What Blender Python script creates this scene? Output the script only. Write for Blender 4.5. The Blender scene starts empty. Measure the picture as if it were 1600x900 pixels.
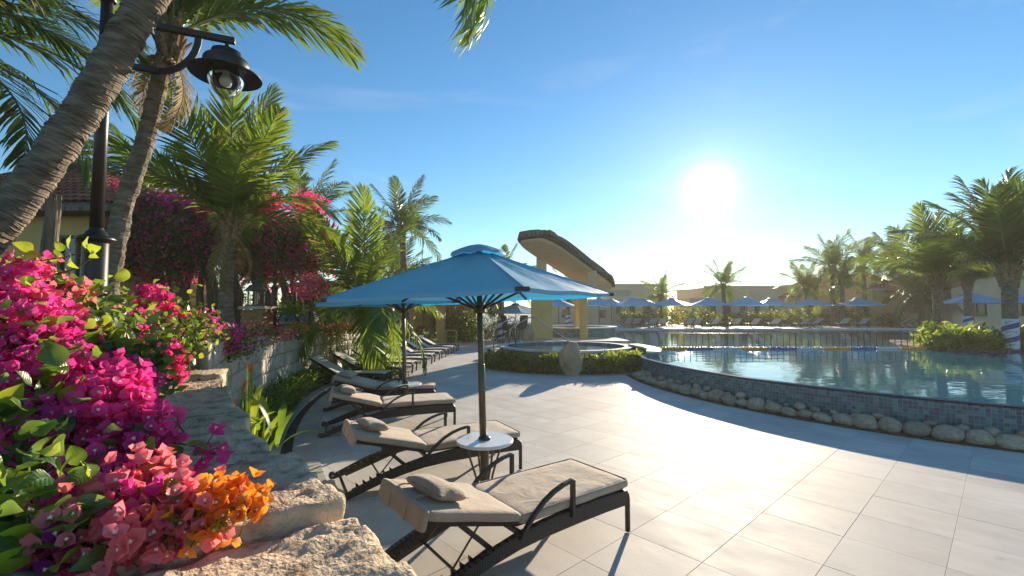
import bpy, bmesh, math, random
import numpy as np
from mathutils import Vector, Matrix, noise

R = math.radians
sc = bpy.context.scene
COL = sc.collection

# ------------------------------------------------------------------ camera
F = 711.0                     # focal length in pixels of the 1600 px wide photograph (16 mm on 36 mm)
CAMZ = 1.8
PITCH = math.atan(37 / F)
cam = bpy.data.cameras.new('camera'); cam.lens = 16.0; cam.sensor_width = 36.0
cam.clip_start = 0.05; cam.clip_end = 6000
co = bpy.data.objects.new('camera', cam); COL.objects.link(co)
co.location = (0, 0, CAMZ); co.rotation_euler = (math.pi / 2 + PITCH, 0, 0)
sc.camera = co

# ------------------------------------------------------------------ sky, sun, exposure
SUN_AZ, SUN_EL = R(23.7), R(14.25)           # azimuth to the right of straight ahead (+Y)
SUN = Vector((math.sin(SUN_AZ) * math.cos(SUN_EL), math.cos(SUN_AZ) * math.cos(SUN_EL), math.sin(SUN_EL)))
wd = bpy.data.worlds.new('World'); sc.world = wd; wd.use_nodes = True
nt = wd.node_tree; nt.nodes.clear()
wo = nt.nodes.new('ShaderNodeOutputWorld')
sky = nt.nodes.new('ShaderNodeTexSky'); sky.sky_type = 'NISHITA'; sky.sun_disc = False
sky.sun_elevation = SUN_EL; sky.sun_rotation = SUN_AZ; sky.altitude = 0
sky.air_density = 1.0; sky.dust_density = 0.05; sky.ozone_density = 2.0
bg = nt.nodes.new('ShaderNodeBackground'); bg.inputs[1].default_value = 0.060
hsv = nt.nodes.new('ShaderNodeHueSaturation'); hsv.inputs['Saturation'].default_value = 1.16
tint = nt.nodes.new('ShaderNodeMix'); tint.data_type = 'RGBA'; tint.blend_type = 'MULTIPLY'; tint.inputs['Factor'].default_value = 1; tint.inputs['B'].default_value = (.70, .84, .90, 1)   # the camera's cool white balance
nt.links.new(sky.outputs[0], tint.inputs['A']); nt.links.new(tint.outputs['Result'], hsv.inputs['Color']); cmap = nt.nodes.new('ShaderNodeMapping'); cmap.inputs['Scale'].default_value = (1.2, 2.4, 7); cmap.inputs['Rotation'].default_value = (0.2, 0.1, 0.5)
ctc = nt.nodes.new('ShaderNodeTexCoord'); nt.links.new(ctc.outputs['Generated'], cmap.inputs[0])
cn_ = nt.nodes.new('ShaderNodeTexNoise'); cn_.inputs['Scale'].default_value = 1.6; cn_.inputs['Detail'].default_value = 7; cn_.inputs['Distortion'].default_value = .6; nt.links.new(cmap.outputs[0], cn_.inputs['Vector'])
cr_ = nt.nodes.new('ShaderNodeMapRange'); cr_.inputs['From Min'].default_value = .52; cr_.inputs['From Max'].default_value = .8; cr_.inputs['To Max'].default_value = .30; nt.links.new(cn_.outputs['Fac'], cr_.inputs['Value'])
cmx = nt.nodes.new('ShaderNodeMix'); cmx.data_type = 'RGBA'; cmx.blend_type = 'SCREEN'; cmx.inputs['B'].default_value = (4.2, 4.3, 4.4, 1); cmx.clamp_result = False
cmx.blend_type = 'MIX'; nt.links.new(cr_.outputs[0], cmx.inputs['Factor']); nt.links.new(hsv.outputs[0], cmx.inputs['A']); nt.links.new(cmx.outputs['Result'], bg.inputs[0])
# the sun itself and the bright air around it, as a function of the angle to the sun
tc = nt.nodes.new('ShaderNodeTexCoord')
dp = nt.nodes.new('ShaderNodeVectorMath'); dp.operation = 'DOT_PRODUCT'; dp.inputs[1].default_value = SUN
nt.links.new(tc.outputs['Generated'], dp.inputs[0])
def wmath(op, a, b=None, c=None):
    n = nt.nodes.new('ShaderNodeMath'); n.operation = op
    for i, x in enumerate((a, b, c)):
        if x is None: continue
        if isinstance(x, (int, float)): n.inputs[i].default_value = x
        else: nt.links.new(x, n.inputs[i])
    return n.outputs[0]
ang = wmath('ARCCOSINE', wmath('MINIMUM', dp.outputs['Value'], 1.0))
def lobe(k, w): return wmath('MULTIPLY', wmath('EXPONENT', wmath('MULTIPLY', ang, -1 / R(w))), k)
disc = wmath('MULTIPLY', wmath('LESS_THAN', ang, R(0.55)), 25.0)
glow = wmath('ADD', wmath('ADD', lobe(1.0, 1.0), lobe(0.07, 6)), disc)
gb = nt.nodes.new('ShaderNodeBackground'); gb.inputs[0].default_value = (1, 0.93, 0.80, 1)
nt.links.new(glow, gb.inputs[1])
ad = nt.nodes.new('ShaderNodeAddShader')
nt.links.new(bg.outputs[0], ad.inputs[0]); nt.links.new(gb.outputs[0], ad.inputs[1]); nt.links.new(ad.outputs[0], wo.inputs[0])

sl = bpy.data.lights.new('sun', 'SUN'); sl.energy = 2.8; sl.angle = R(0.5); sl.color = (1, 0.82, 0.60)
so = bpy.data.objects.new('sun', sl); COL.objects.link(so)
so.rotation_euler = SUN.to_track_quat('Z', 'Y').to_euler(); so.location = (10, 20, 30)

sc.view_settings.view_transform = 'Standard'; sc.view_settings.look = 'None'
sc.view_settings.gamma = 1; sc.view_settings.use_curve_mapping = False
sc.view_settings.exposure = 1.82
sc.render.engine = 'CYCLES'
sc.cycles.use_denoising = True
sc.cycles.max_bounces = 7; sc.cycles.transparent_max_bounces = 12
sc.cycles.sample_clamp_indirect = 6

# ------------------------------------------------------------------ helpers
rng = random.Random(7)
nr = np.random.default_rng(11)
def ray(px, py):
    x = (px - 800) / F; u = (450 - py) / F
    return Vector((x, math.cos(PITCH) - math.sin(PITCH) * u, math.sin(PITCH) + math.cos(PITCH) * u))
def W(px, py, z=0.0):                         # where a pixel's ray meets the level z
    d = ray(px, py); s = (z - CAMZ) / d.z
    return Vector((d.x * s, d.y * s, z))
def WD(px, py, Y):                            # a pixel's ray at the distance Y
    d = ray(px, py); s = Y / d.y
    return Vector((d.x * s, Y, CAMZ + d.z * s))

class MB:
    def __init__(s): s.v = []; s.f = []; s.m = []
    def add(s, vs, fs, mi=0):
        o = len(s.v); s.v.extend(tuple(v) for v in vs)
        s.f.extend(tuple(o + i for i in f) for f in fs); s.m.extend([mi] * len(fs)); return s
    def box(s, c, size, rot=None, mi=0):
        c = Vector(c); h = Vector(size) * 0.5; vs = []
        for dx, dy, dz in ((-1,-1,-1),(1,-1,-1),(1,1,-1),(-1,1,-1),(-1,-1,1),(1,-1,1),(1,1,1),(-1,1,1)):
            p = Vector((dx * h.x, dy * h.y, dz * h.z))
            vs.append(c + (rot @ p if rot else p))
        return s.add(vs, [(3,2,1,0),(4,5,6,7),(0,1,5,4),(1,2,6,5),(2,3,7,6),(3,0,4,7)], mi)
    def bar(s, p, q, w, h, mi=0, up=(0, 0, 1)):
        p = Vector(p); q = Vector(q); d = q - p; L = d.length; x = d / L; u = Vector(up)
        y = u.cross(x)
        if y.length < 1e-4: y = Vector((0, 1, 0)).cross(x)
        y.normalize(); z = x.cross(y)
        return s.box((p + q) / 2, (L, w, h), Matrix((x, y, z)).transposed(), mi)
    def tube(s, pts, rad, n=8, cap=True, mi=0, closed=False):
        P = [Vector(p) for p in pts]; m = len(P)
        rad = rad if isinstance(rad, (list, tuple)) else [rad] * m
        T = []
        for i in range(m):
            a = P[(i - 1) % m] if (i > 0 or closed) else P[i]; b = P[(i + 1) % m] if (i < m - 1 or closed) else P[i]
            T.append((b - a).normalized())
        ref = Vector((0, 0, 1)) if abs(T[0].z) < 0.9 else Vector((1, 0, 0))
        N = ref.cross(T[0]).normalized(); vs = []
        for i in range(m):
            N = (N - T[i] * N.dot(T[i])).normalized(); B = T[i].cross(N)
            for k in range(n):
                a = 2 * math.pi * k / n
                vs.append(P[i] + (N * math.cos(a) + B * math.sin(a)) * rad[i])
        fs = []
        for i in range(m if closed else m - 1):
            j = (i + 1) % m
            for k in range(n):
                l = (k + 1) % n; fs.append((i * n + k, i * n + l, j * n + l, j * n + k))
        if cap and not closed: fs += [tuple(range(n))[::-1], tuple((m - 1) * n + k for k in range(n))]
        return s.add(vs, fs, mi)
    def lathe(s, prof, n=24, c=(0, 0, 0), mi=0, a0=0, a1=2 * math.pi):
        full = abs(a1 - a0 - 2 * math.pi) < 1e-6; m = n if full else n + 1; vs = []; fs = []
        for r, z in prof:
            for k in range(m):
                a = a0 + (a1 - a0) * k / n
                vs.append((c[0] + r * math.cos(a), c[1] + r * math.sin(a), c[2] + z))
        for i in range(len(prof) - 1):
            for k in range(n):
                l = (k + 1) % m; fs.append((i * m + k, i * m + l, (i + 1) * m + l, (i + 1) * m + k))
        return s.add(vs, fs, mi)
    def prism(s, poly, z0, z1, mi=0):
        n = len(poly); vs = [(x, y, z0) for x, y in poly] + [(x, y, z1) for x, y in poly]
        return s.add(vs, [tuple(range(n))[::-1], tuple(range(n, 2 * n))] + [(i, (i + 1) % n, n + (i + 1) % n, n + i) for i in range(n)], mi)
    def rbox(s, c, size, r, nx=4, ny=4, nz=2, rot=None, fn=None, mi=0):   # rounded box, finely divided
        h = Vector(size) * 0.5; c = Vector(c); idx = {}; vs = []; fs = []
        def vid(i, j, k):
            if (i, j, k) in idx: return idx[i, j, k]
            p = Vector((-h.x + 2 * h.x * i / nx, -h.y + 2 * h.y * j / ny, -h.z + 2 * h.z * k / nz))
            q = Vector([max(-(h[a] - r), min(h[a] - r, p[a])) for a in range(3)])
            d = p - q
            if d.length > 1e-9: p = q + d.normalized() * r
            if fn: p = fn(p)
            if rot: p = rot @ p
            idx[i, j, k] = len(vs); vs.append(c + p); return idx[i, j, k]
        for i in range(nx):
            for j in range(ny):
                fs.append((vid(i,j,nz), vid(i+1,j,nz), vid(i+1,j+1,nz), vid(i,j+1,nz)))
                fs.append((vid(i,j+1,0), vid(i+1,j+1,0), vid(i+1,j,0), vid(i,j,0)))
        for i in range(nx):
            for k in range(nz):
                fs.append((vid(i,0,k), vid(i+1,0,k), vid(i+1,0,k+1), vid(i,0,k+1)))
                fs.append((vid(i+1,ny,k), vid(i,ny,k), vid(i,ny,k+1), vid(i+1,ny,k+1)))
        for j in range(ny):
            for k in range(nz):
                fs.append((vid(0,j+1,k), vid(0,j,k), vid(0,j,k+1), vid(0,j+1,k+1)))
                fs.append((vid(nx,j,k), vid(nx,j+1,k), vid(nx,j+1,k+1), vid(nx,j,k+1)))
        return s.add(vs, fs, mi)
    def mesh(s, name, mats, smooth=False, bevel=0):
        me = bpy.data.meshes.new(name); me.from_pydata(s.v, [], s.f)
        mats = mats if isinstance(mats, (list, tuple)) else [mats]
        for m in mats: me.materials.append(m)
        if any(s.m): me.polygons.foreach_set('material_index', s.m)
        if bevel:
            bm = bmesh.new(); bm.from_mesh(me)
            es = [e for e in bm.edges if len(e.link_faces) == 2 and e.calc_face_angle(0) > 0.6]
            bmesh.ops.bevel(bm, geom=es, offset=bevel, segments=2, affect='EDGES', profile=0.6); bm.to_mesh(me); bm.free()
        if smooth: me.polygons.foreach_set('use_smooth', [True] * len(me.polygons))
        me.update(); return me
    def build(s, name, mats, parent=None, smooth=False, bevel=0, loc=None):
        return put(name, s.mesh(name, mats, smooth, bevel), parent, loc)

def put(name, me, parent=None, loc=None, rot=None, scale=None):
    o = bpy.data.objects.new(name, me); COL.objects.link(o)
    if parent: o.parent = parent
    if loc is not None: o.location = loc
    if rot is not None: o.rotation_euler = rot
    if scale is not None: o.scale = scale if not isinstance(scale, (int, float)) else (scale,) * 3
    return o
def tag(o, label, cat, group=None):
    o['label'] = label; o['category'] = cat
    if group: o['group'] = group
    return o
def thing(name, label, cat, loc=(0, 0, 0), rz=0, group=None):
    return tag(put(name, None, None, loc, (0, 0, rz)), label, cat, group)
def struct(o): o['kind'] = 'structure'; return o
def stuff(o): o['kind'] = 'stuff'; return o
def copy_tree(o, parent=None):
    c = o.copy(); COL.objects.link(c)
    if parent: c.parent = parent
    for ch in list(KIDS(o)): copy_tree(ch, c)
    return c
def KIDS(o): return [x for x in o.children]

# ------------------------------------------------------------------ materials
def mat(name, c1, c2=None, scale=6, detail=4, rough=0.6, bump=0, bscale=None, metal=0, spec=0.5, rnd=0,
        stretch=None, trans=0, tcol=None, contrast=(0.35, 0.65), rough2=None, sheen=0, c3=None, hue=0):
    m = bpy.data.materials.new(name); m.use_nodes = True; t = m.node_tree; N = t.nodes; L = t.links
    b = N['Principled BSDF']; out = N['Material Output']
    b.inputs['Metallic'].default_value = metal; b.inputs['Roughness'].default_value = rough
    b.inputs['Specular IOR Level'].default_value = spec
    if sheen: b.inputs['Sheen Weight'].default_value = sheen
    tcn = N.new('ShaderNodeTexCoord'); vec = tcn.outputs['Object']
    if stretch:
        mp = N.new('ShaderNodeMapping'); mp.inputs['Scale'].default_value = stretch; L.new(vec, mp.inputs[0]); vec = mp.outputs[0]
    oi = N.new('ShaderNodeObjectInfo')
    if rnd:
        av = N.new('ShaderNodeVectorMath'); av.operation = 'ADD'; sv = N.new('ShaderNodeMath'); sv.operation = 'MULTIPLY'
        L.new(oi.outputs['Random'], sv.inputs[0]); sv.inputs[1].default_value = 37.0
        L.new(vec, av.inputs[0]); L.new(sv.outputs[0], av.inputs[1]); vec = av.outputs[0]
    nz = N.new('ShaderNodeTexNoise'); nz.inputs['Scale'].default_value = scale; nz.inputs['Detail'].default_value = detail
    L.new(vec, nz.inputs['Vector'])
    rp = N.new('ShaderNodeValToRGB'); e = rp.color_ramp.elements
    e[0].position, e[1].position = contrast; e[0].color = (*c1, 1); e[1].color = (*(c2 or c1), 1)
    if c3: x = e.new(sum(contrast) / 2); x.color = (*c3, 1)
    L.new(nz.outputs['Fac'], rp.inputs[0]); col = rp.outputs[0]
    if rnd or hue:
        hs = N.new('ShaderNodeHueSaturation'); mr = N.new('ShaderNodeMapRange')
        mr.inputs['To Min'].default_value = 1 - rnd; mr.inputs['To Max'].default_value = 1 + rnd
        L.new(oi.outputs['Random'], mr.inputs['Value']); L.new(mr.outputs[0], hs.inputs['Value'])
        if hue:
            m2 = N.new('ShaderNodeMapRange'); m2.inputs['To Min'].default_value = 0.5 - hue; m2.inputs['To Max'].default_value = 0.5 + hue
            fr = N.new('ShaderNodeMath'); fr.operation = 'FRACT'; ml = N.new('ShaderNodeMath'); ml.operation = 'MULTIPLY'; ml.inputs[1].default_value = 7.31
            L.new(oi.outputs['Random'], ml.inputs[0]); L.new(ml.outputs[0], fr.inputs[0]); L.new(fr.outputs[0], m2.inputs['Value']); L.new(m2.outputs[0], hs.inputs['Hue'])
        L.new(col, hs.inputs['Color']); col = hs.outputs[0]
    L.new(col, b.inputs['Base Color'])
    if rough2 is not None:
        mr2 = N.new('ShaderNodeMapRange'); mr2.inputs['To Min'].default_value = rough; mr2.inputs['To Max'].default_value = rough2
        L.new(nz.outputs['Fac'], mr2.inputs['Value']); L.new(mr2.outputs[0], b.inputs['Roughness'])
    if bump:
        n2 = N.new('ShaderNodeTexNoise'); n2.inputs['Scale'].default_value = bscale or scale * 4; n2.inputs['Detail'].default_value = 6
        L.new(vec, n2.inputs['Vector']); bp = N.new('ShaderNodeBump'); bp.inputs['Strength'].default_value = 1.0
        bp.inputs['Distance'].default_value = bump; L.new(n2.outputs['Fac'], bp.inputs['Height']); L.new(bp.outputs[0], b.inputs['Normal'])
    if trans:
        tl = N.new('ShaderNodeBsdfTranslucent'); mx = N.new('ShaderNodeMixShader'); mx.inputs[0].default_value = trans
        if tcol: tl.inputs['Color'].default_value = (*tcol, 1)
        else: L.new(col, tl.inputs['Color'])
        L.new(b.outputs[0], mx.inputs[1]); L.new(tl.outputs[0], mx.inputs[2]); L.new(mx.outputs[0], out.inputs[0])
    m['_'] = 1
    return m
def nodes(m): return m.node_tree.nodes, m.node_tree.links, m.node_tree.nodes['Principled BSDF']

M = {}
M['tile'] = mat('deck_tile_stone', (.50,.485,.455), (.58,.565,.535), 2.2, 8, .50, .0010, 30, rnd=.09, stretch=(1, 2.2, 1), rough2=.82, hue=.006, spec=.18)
M['grout'] = mat('tile_grout', (.36,.34,.30), (.46,.44,.40), 9, rough=.9)
M['strip'] = mat('border_stone', (.33,.32,.295), (.43,.415,.38), 3, 8, .55, .001, 40, rnd=.08)
M['slot'] = mat('drain_dark', (.012,.011,.010), (.03,.026,.02), 9, rough=.7)
M['soil'] = mat('garden_soil', (.045,.03,.018), (.11,.075,.045), 9, 8, .95, .02, 25)
M['sand'] = mat('dry_ground', (.22,.18,.12), (.14,.15,.07), .15, 8, .95)
M['block'] = mat('wall_block_stone', (.42,.37,.295), (.60,.54,.44), 5, 8, .85, .012, 22, rnd=.14, hue=.01)
M['mortar'] = mat('wall_mortar', (.16,.135,.105), (.24,.205,.16), 12, 6, .95, .008, 40)
M['slab'] = mat('cap_granite', (.33,.22,.13), (.64,.50,.34), 11, 12, .9, .016, 60, rnd=.06, contrast=(.34,.6), c3=(.54,.41,.27))
M['rock'] = mat('river_stone', (.31,.245,.165), (.48,.40,.29), 3.2, 8, .7, .004, 40, rnd=.22, hue=.012)
M['boulder'] = mat('upright_boulder', (.36,.235,.14), (.52,.37,.245), 3, 10, .85, .02, 18)
M['coping'] = mat('pale_coping_stone', (.50,.48,.45), (.62,.60,.56), 4, 6, .5, .001, 50, rnd=.05)
M['rattan'] = mat('dark_rattan', (.016,.014,.012), (.04,.034,.028), 90, 2, .5)
M['iron'] = mat('black_iron', (.008,.008,.009), (.016,.016,.017), 8, rough=.38, spec=.5)
M['frame'] = mat('dark_frame_metal', (.020,.019,.017), (.032,.03,.026), 12, rough=.42)
M['cushion'] = mat('taupe_cushion', (.37,.29,.21), (.44,.35,.26), 7, 6, .9, .0016, 260, rnd=.05, sheen=.25)
M['pillow'] = mat('taupe_pillow', (.34,.27,.20), (.40,.32,.24), 8, 6, .9, .002, 200, rnd=.05, sheen=.25)
M['sling'] = mat('grey_sling', (.55,.55,.55), (.64,.64,.63), 40, 3, .7, rnd=.06)
M['canopy'] = mat('blue_canvas', (.20,.46,.63), (.23,.50,.68), 3, 6, .45, .0006, 160, trans=.32, tcol=(.01,.36,.72), spec=.6)
M['pole'] = mat('bronze_pole', (.085,.07,.04), (.115,.095,.055), 10, rough=.35, metal=.4)
M['white_top'] = mat('white_table_top', (.68,.69,.70), (.76,.76,.76), 5, rough=.25)
M['steel'] = mat('steel', (.45,.44,.42), (.55,.54,.52), 10, rough=.22, metal=1)
M['trunk'] = mat('palm_bark', (.085,.065,.045), (.27,.215,.155), 7, 9, .9, .012, 30, stretch=(1, 1, 3.2), rnd=.1, contrast=(.3,.68))
M['fibre'] = mat('palm_fibre', (.10,.06,.03), (.33,.22,.11), 20, 6, .95, rnd=.2)
M['frond'] = mat('palm_leaf', (.045,.105,.014), (.10,.165,.026), 3, 5, .38, trans=.45, tcol=(.28,.40,.03), rnd=.28, hue=.02)
M['frond_dark'] = mat('palm_leaf_dark', (.032,.085,.014), (.07,.13,.022), 3, 5, .34, trans=.36, tcol=(.17,.28,.025), rnd=.22, hue=.015)
M['frond_dead'] = mat('dry_palm_leaf', (.25,.17,.06), (.36,.25,.09), 5, 5, .7, trans=.35, tcol=(.5,.33,.08), rnd=.2)
M['leaf'] = mat('shrub_leaf', (.035,.085,.015), (.075,.15,.025), 5, 4, .4, trans=.42, tcol=(.27,.43,.04), rnd=.2, hue=.015)
M['leaf_lime'] = mat('lime_leaf', (.11,.19,.02), (.19,.27,.03), 5, 4, .4, trans=.48, tcol=(.50,.60,.04), rnd=.2, hue=.02)
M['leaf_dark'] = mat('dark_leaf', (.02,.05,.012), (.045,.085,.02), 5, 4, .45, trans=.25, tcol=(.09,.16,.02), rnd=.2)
M['stem'] = mat('woody_stem', (.07,.05,.03), (.14,.10,.06), 14, rough=.85)
def bract(n, c, c2, t): return mat('bract_' + n, c, c2, 14, 4, .6, trans=.5, tcol=t, rnd=.14, hue=.012)
M['magenta'] = bract('magenta', (.76,.03,.27), (.87,.11,.40), (1.0,.07,.40))
M['coral'] = bract('coral', (.78,.14,.19), (.86,.26,.31), (1.0,.28,.32))
M['orange'] = bract('orange', (.80,.20,.02), (.85,.30,.05), (1.0,.38,.03))
M['crimson'] = bract('crimson', (.64,.012,.12), (.76,.03,.22), (1.0,.03,.22))
M['purple'] = bract('purple', (.30,.010,.22), (.42,.02,.30), (.6,.02,.42))
M['white_petal'] = mat('tiny_white_flower', (.75,.70,.52), rough=.6)
M['yellow_wall'] = mat('ochre_plaster', (.62,.41,.15), (.70,.48,.19), 1.3, 8, .9, .003, 60)
M['peach_wall'] = mat('peach_plaster', (.60,.41,.25), (.67,.48,.30), 1.0, 8, .9, .003, 60)
M['tan_wall'] = mat('tan_plaster', (.66,.47,.27), (.72,.53,.32), .6, 8, .9)
M['terracotta'] = mat('terracotta_tile', (.27,.062,.025), (.38,.105,.045), 4, 6, .8, rnd=.2, hue=.01)
M['thatch'] = mat('thatch', (.10,.08,.055), (.22,.18,.125), 14, 8, .95, .03, 26, stretch=(1, 1, .4))
M['soffit'] = mat('roof_underside', (.62,.46,.26), (.70,.53,.32), 2, 6, .8)
M['wood'] = mat('weathered_wood', (.08,.06,.045), (.24,.19,.14), 5, 8, .9, .015, 18, stretch=(3, 3, .35))
M['glass'] = mat('window_glass', (.03,.04,.05), (.05,.06,.07), 2, rough=.08, spec=.8)
M['brick'] = mat('red_brick', (.36,.15,.05), (.46,.22,.08), 10, 5, .85, .004, 60, rnd=.18)
M['pot'] = mat('glazed_dark_pot', (.035,.04,.042), (.06,.065,.066), 5, rough=.22)
M['rust'] = mat('rust_wicker', (.30,.075,.03), (.42,.13,.06), 25, 4, .8, rnd=.1)
M['orange_float'] = mat('orange_float', (.85,.32,.01), rough=.35)
M['blue_float'] = mat('blue_float', (.02,.09,.36), rough=.35)
M['white_float'] = mat('white_float', (.6,.6,.6), rough=.35)
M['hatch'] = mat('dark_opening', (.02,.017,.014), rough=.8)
M['ochre_wood'] = mat('painted_wood', (.50,.33,.07), rough=.6)

# worn patches that run across the joints of the deck: dust, drips, scuffs
Nn, Ll, b = nodes(M['tile'])
gp = Nn.new('ShaderNodeNewGeometry'); sn = Nn.new('ShaderNodeTexNoise'); sn.inputs['Scale'].default_value = .75; sn.inputs['Detail'].default_value = 9; sn.inputs['Roughness'].default_value = .68; Ll.new(gp.outputs['Position'], sn.inputs['Vector'])
s2 = Nn.new('ShaderNodeTexNoise'); s2.inputs['Scale'].default_value = 5.5; s2.inputs['Detail'].default_value = 5; Ll.new(gp.outputs['Position'], s2.inputs['Vector'])
sr = Nn.new('ShaderNodeValToRGB'); sr.color_ramp.elements[0].position = .30; sr.color_ramp.elements[0].color = (.88,.86,.83,1); sr.color_ramp.elements[1].position = .56; sr.color_ramp.elements[1].color = (1.04,1.03,1.02,1); Ll.new(sn.outputs['Fac'], sr.inputs[0])
s3 = Nn.new('ShaderNodeValToRGB'); s3.color_ramp.elements[0].position = .24; s3.color_ramp.elements[0].color = (.80,.78,.74,1); s3.color_ramp.elements[1].position = .36; s3.color_ramp.elements[1].color = (1,1,1,1); Ll.new(s2.outputs['Fac'], s3.inputs[0])
src = b.inputs['Base Color'].links[0].from_socket
for r_ in (sr, s3):
    mx = Nn.new('ShaderNodeMix'); mx.data_type = 'RGBA'; mx.blend_type = 'MULTIPLY'; mx.inputs['Factor'].default_value = 1; Ll.new(src, mx.inputs['A']); Ll.new(r_.outputs[0], mx.inputs['B']); src = mx.outputs['Result']
Ll.new(src, b.inputs['Base Color'])
# slack folds in the fabrics
for key, sc_, ds in (('cushion', 7, .010), ('pillow', 11, .009), ('canopy', 2.6, .022)):
    Nn, Ll, b = nodes(M[key]); t_ = Nn.new('ShaderNodeTexCoord'); n_ = Nn.new('ShaderNodeTexNoise'); n_.inputs['Scale'].default_value = sc_; n_.inputs['Detail'].default_value = 3; n_.inputs['Distortion'].default_value = 1.2
    Ll.new(t_.outputs['Object'], n_.inputs['Vector']); bp_ = Nn.new('ShaderNodeBump'); bp_.inputs['Distance'].default_value = ds; Ll.new(n_.outputs['Fac'], bp_.inputs['Height'])
    old = b.inputs['Normal'].links[0].from_node; Ll.new(bp_.outputs[0], old.inputs['Normal'])
# woven side beams: a fine basket pattern in relief, its highlights painted into the colour
Nn, Ll, b = nodes(M['rattan'])
tcx = Nn.new('ShaderNodeTexCoord')
def wave(direction, sc_):
    w = Nn.new('ShaderNodeTexWave'); w.bands_direction = direction; w.inputs['Scale'].default_value = sc_; Ll.new(tcx.outputs['Object'], w.inputs['Vector']); return w.outputs['Fac']
mm = Nn.new('ShaderNodeMath'); mm.operation = 'MULTIPLY'; Ll.new(wave('X', 26), mm.inputs[0]); Ll.new(wave('Z', 26), mm.inputs[1])
bpn = Nn.new('ShaderNodeBump'); bpn.inputs['Distance'].default_value = .006; Ll.new(mm.outputs[0], bpn.inputs['Height']); Ll.new(bpn.outputs[0], b.inputs['Normal'])
rmp = Nn.new('ShaderNodeValToRGB'); rmp.color_ramp.elements[0].color = (.010,.009,.008,1); rmp.color_ramp.elements[1].color = (.13,.115,.09,1); rmp.color_ramp.elements[1].position = .75
Ll.new(mm.outputs[0], rmp.inputs[0]); Ll.new(rmp.outputs[0], b.inputs['Base Color'])

def mosaic(name, Rr, cell=.058):              # glass mosaic on a round wall whose object origin is the circle's centre
    m = bpy.data.materials.new(name); m.use_nodes = True; Nn, Ll, b = nodes(m)
    t = Nn.new('ShaderNodeTexCoord'); s = Nn.new('ShaderNodeSeparateXYZ'); Ll.new(t.outputs['Object'], s.inputs[0])
    def mth(op, a, b_=None):
        n = Nn.new('ShaderNodeMath'); n.operation = op
        for i, x in enumerate((a, b_)):
            if x is None: continue
            if isinstance(x, (int, float)): n.inputs[i].default_value = x
            else: Ll.new(x, n.inputs[i])
        return n.outputs[0]
    u = mth('MULTIPLY', mth('ARCTAN2', s.outputs[1], s.outputs[0]), Rr / cell); v = mth('DIVIDE', s.outputs[2], cell)
    cb = Nn.new('ShaderNodeCombineXYZ'); Ll.new(mth('FLOOR', u), cb.inputs[0]); Ll.new(mth('FLOOR', v), cb.inputs[1])
    wn = Nn.new('ShaderNodeTexWhiteNoise'); wn.noise_dimensions = '3D'; Ll.new(cb.outputs[0], wn.inputs['Vector'])
    rp = Nn.new('ShaderNodeValToRGB'); rp.color_ramp.interpolation = 'CONSTANT'; e = rp.color_ramp.elements
    for i, (p, c) in enumerate(((0,(.010,.065,.12)),(.25,(.025,.14,.18)),(.5,(.05,.20,.23)),(.7,(.012,.10,.17)),(.88,(.09,.24,.22)))):
        x = e[i] if i < 2 else e.new(p); x.position = p; x.color = (*c, 1)
    Ll.new(wn.outputs['Value'], rp.inputs[0])
    def edge(x): f = mth('FRACT', x); return mth('MINIMUM', f, mth('SUBTRACT', 1, f))
    g = mth('MINIMUM', edge(u), edge(v)); k = mth('GREATER_THAN', g, .055)
    mx = Nn.new('ShaderNodeMix'); mx.data_type = 'RGBA'; mx.inputs['A'].default_value = (.22,.24,.22,1)
    Ll.new(k, mx.inputs['Factor']); Ll.new(rp.outputs[0], mx.inputs['B']); Ll.new(mx.outputs['Result'], b.inputs['Base Color'])
    b.inputs['Roughness'].default_value = .22
    bp = Nn.new('ShaderNodeBump'); bp.inputs['Distance'].default_value = .003; Ll.new(mth('MINIMUM', g, .09), bp.inputs['Height']); bp.inputs['Strength'].default_value = 1
    Ll.new(bp.outputs[0], b.inputs['Normal'])
    return m

def water_mat(name, col, amp=.012, sc_=1.4):
    m = mat(name, col, tuple(x * 1.25 for x in col), .4, 3, .03, spec=.5)
    Nn, Ll, b = nodes(m); b.inputs['IOR'].default_value = 1.33
    t = Nn.new('ShaderNodeTexCoord'); mp = Nn.new('ShaderNodeMapping'); mp.inputs['Scale'].default_value = (1, 1.6, 1); Ll.new(t.outputs['Object'], mp.inputs[0])
    n = Nn.new('ShaderNodeTexNoise'); n.inputs['Scale'].default_value = sc_; n.inputs['Detail'].default_value = 3; Ll.new(mp.outputs[0], n.inputs['Vector'])
    bp = Nn.new('ShaderNodeBump'); bp.inputs['Distance'].default_value = amp; Ll.new(n.outputs['Fac'], bp.inputs['Height']); Ll.new(bp.outputs[0], b.inputs['Normal'])
    return m
M['water'] = water_mat('pool_water', (.004,.13,.21), .007, 1.1)

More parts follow.
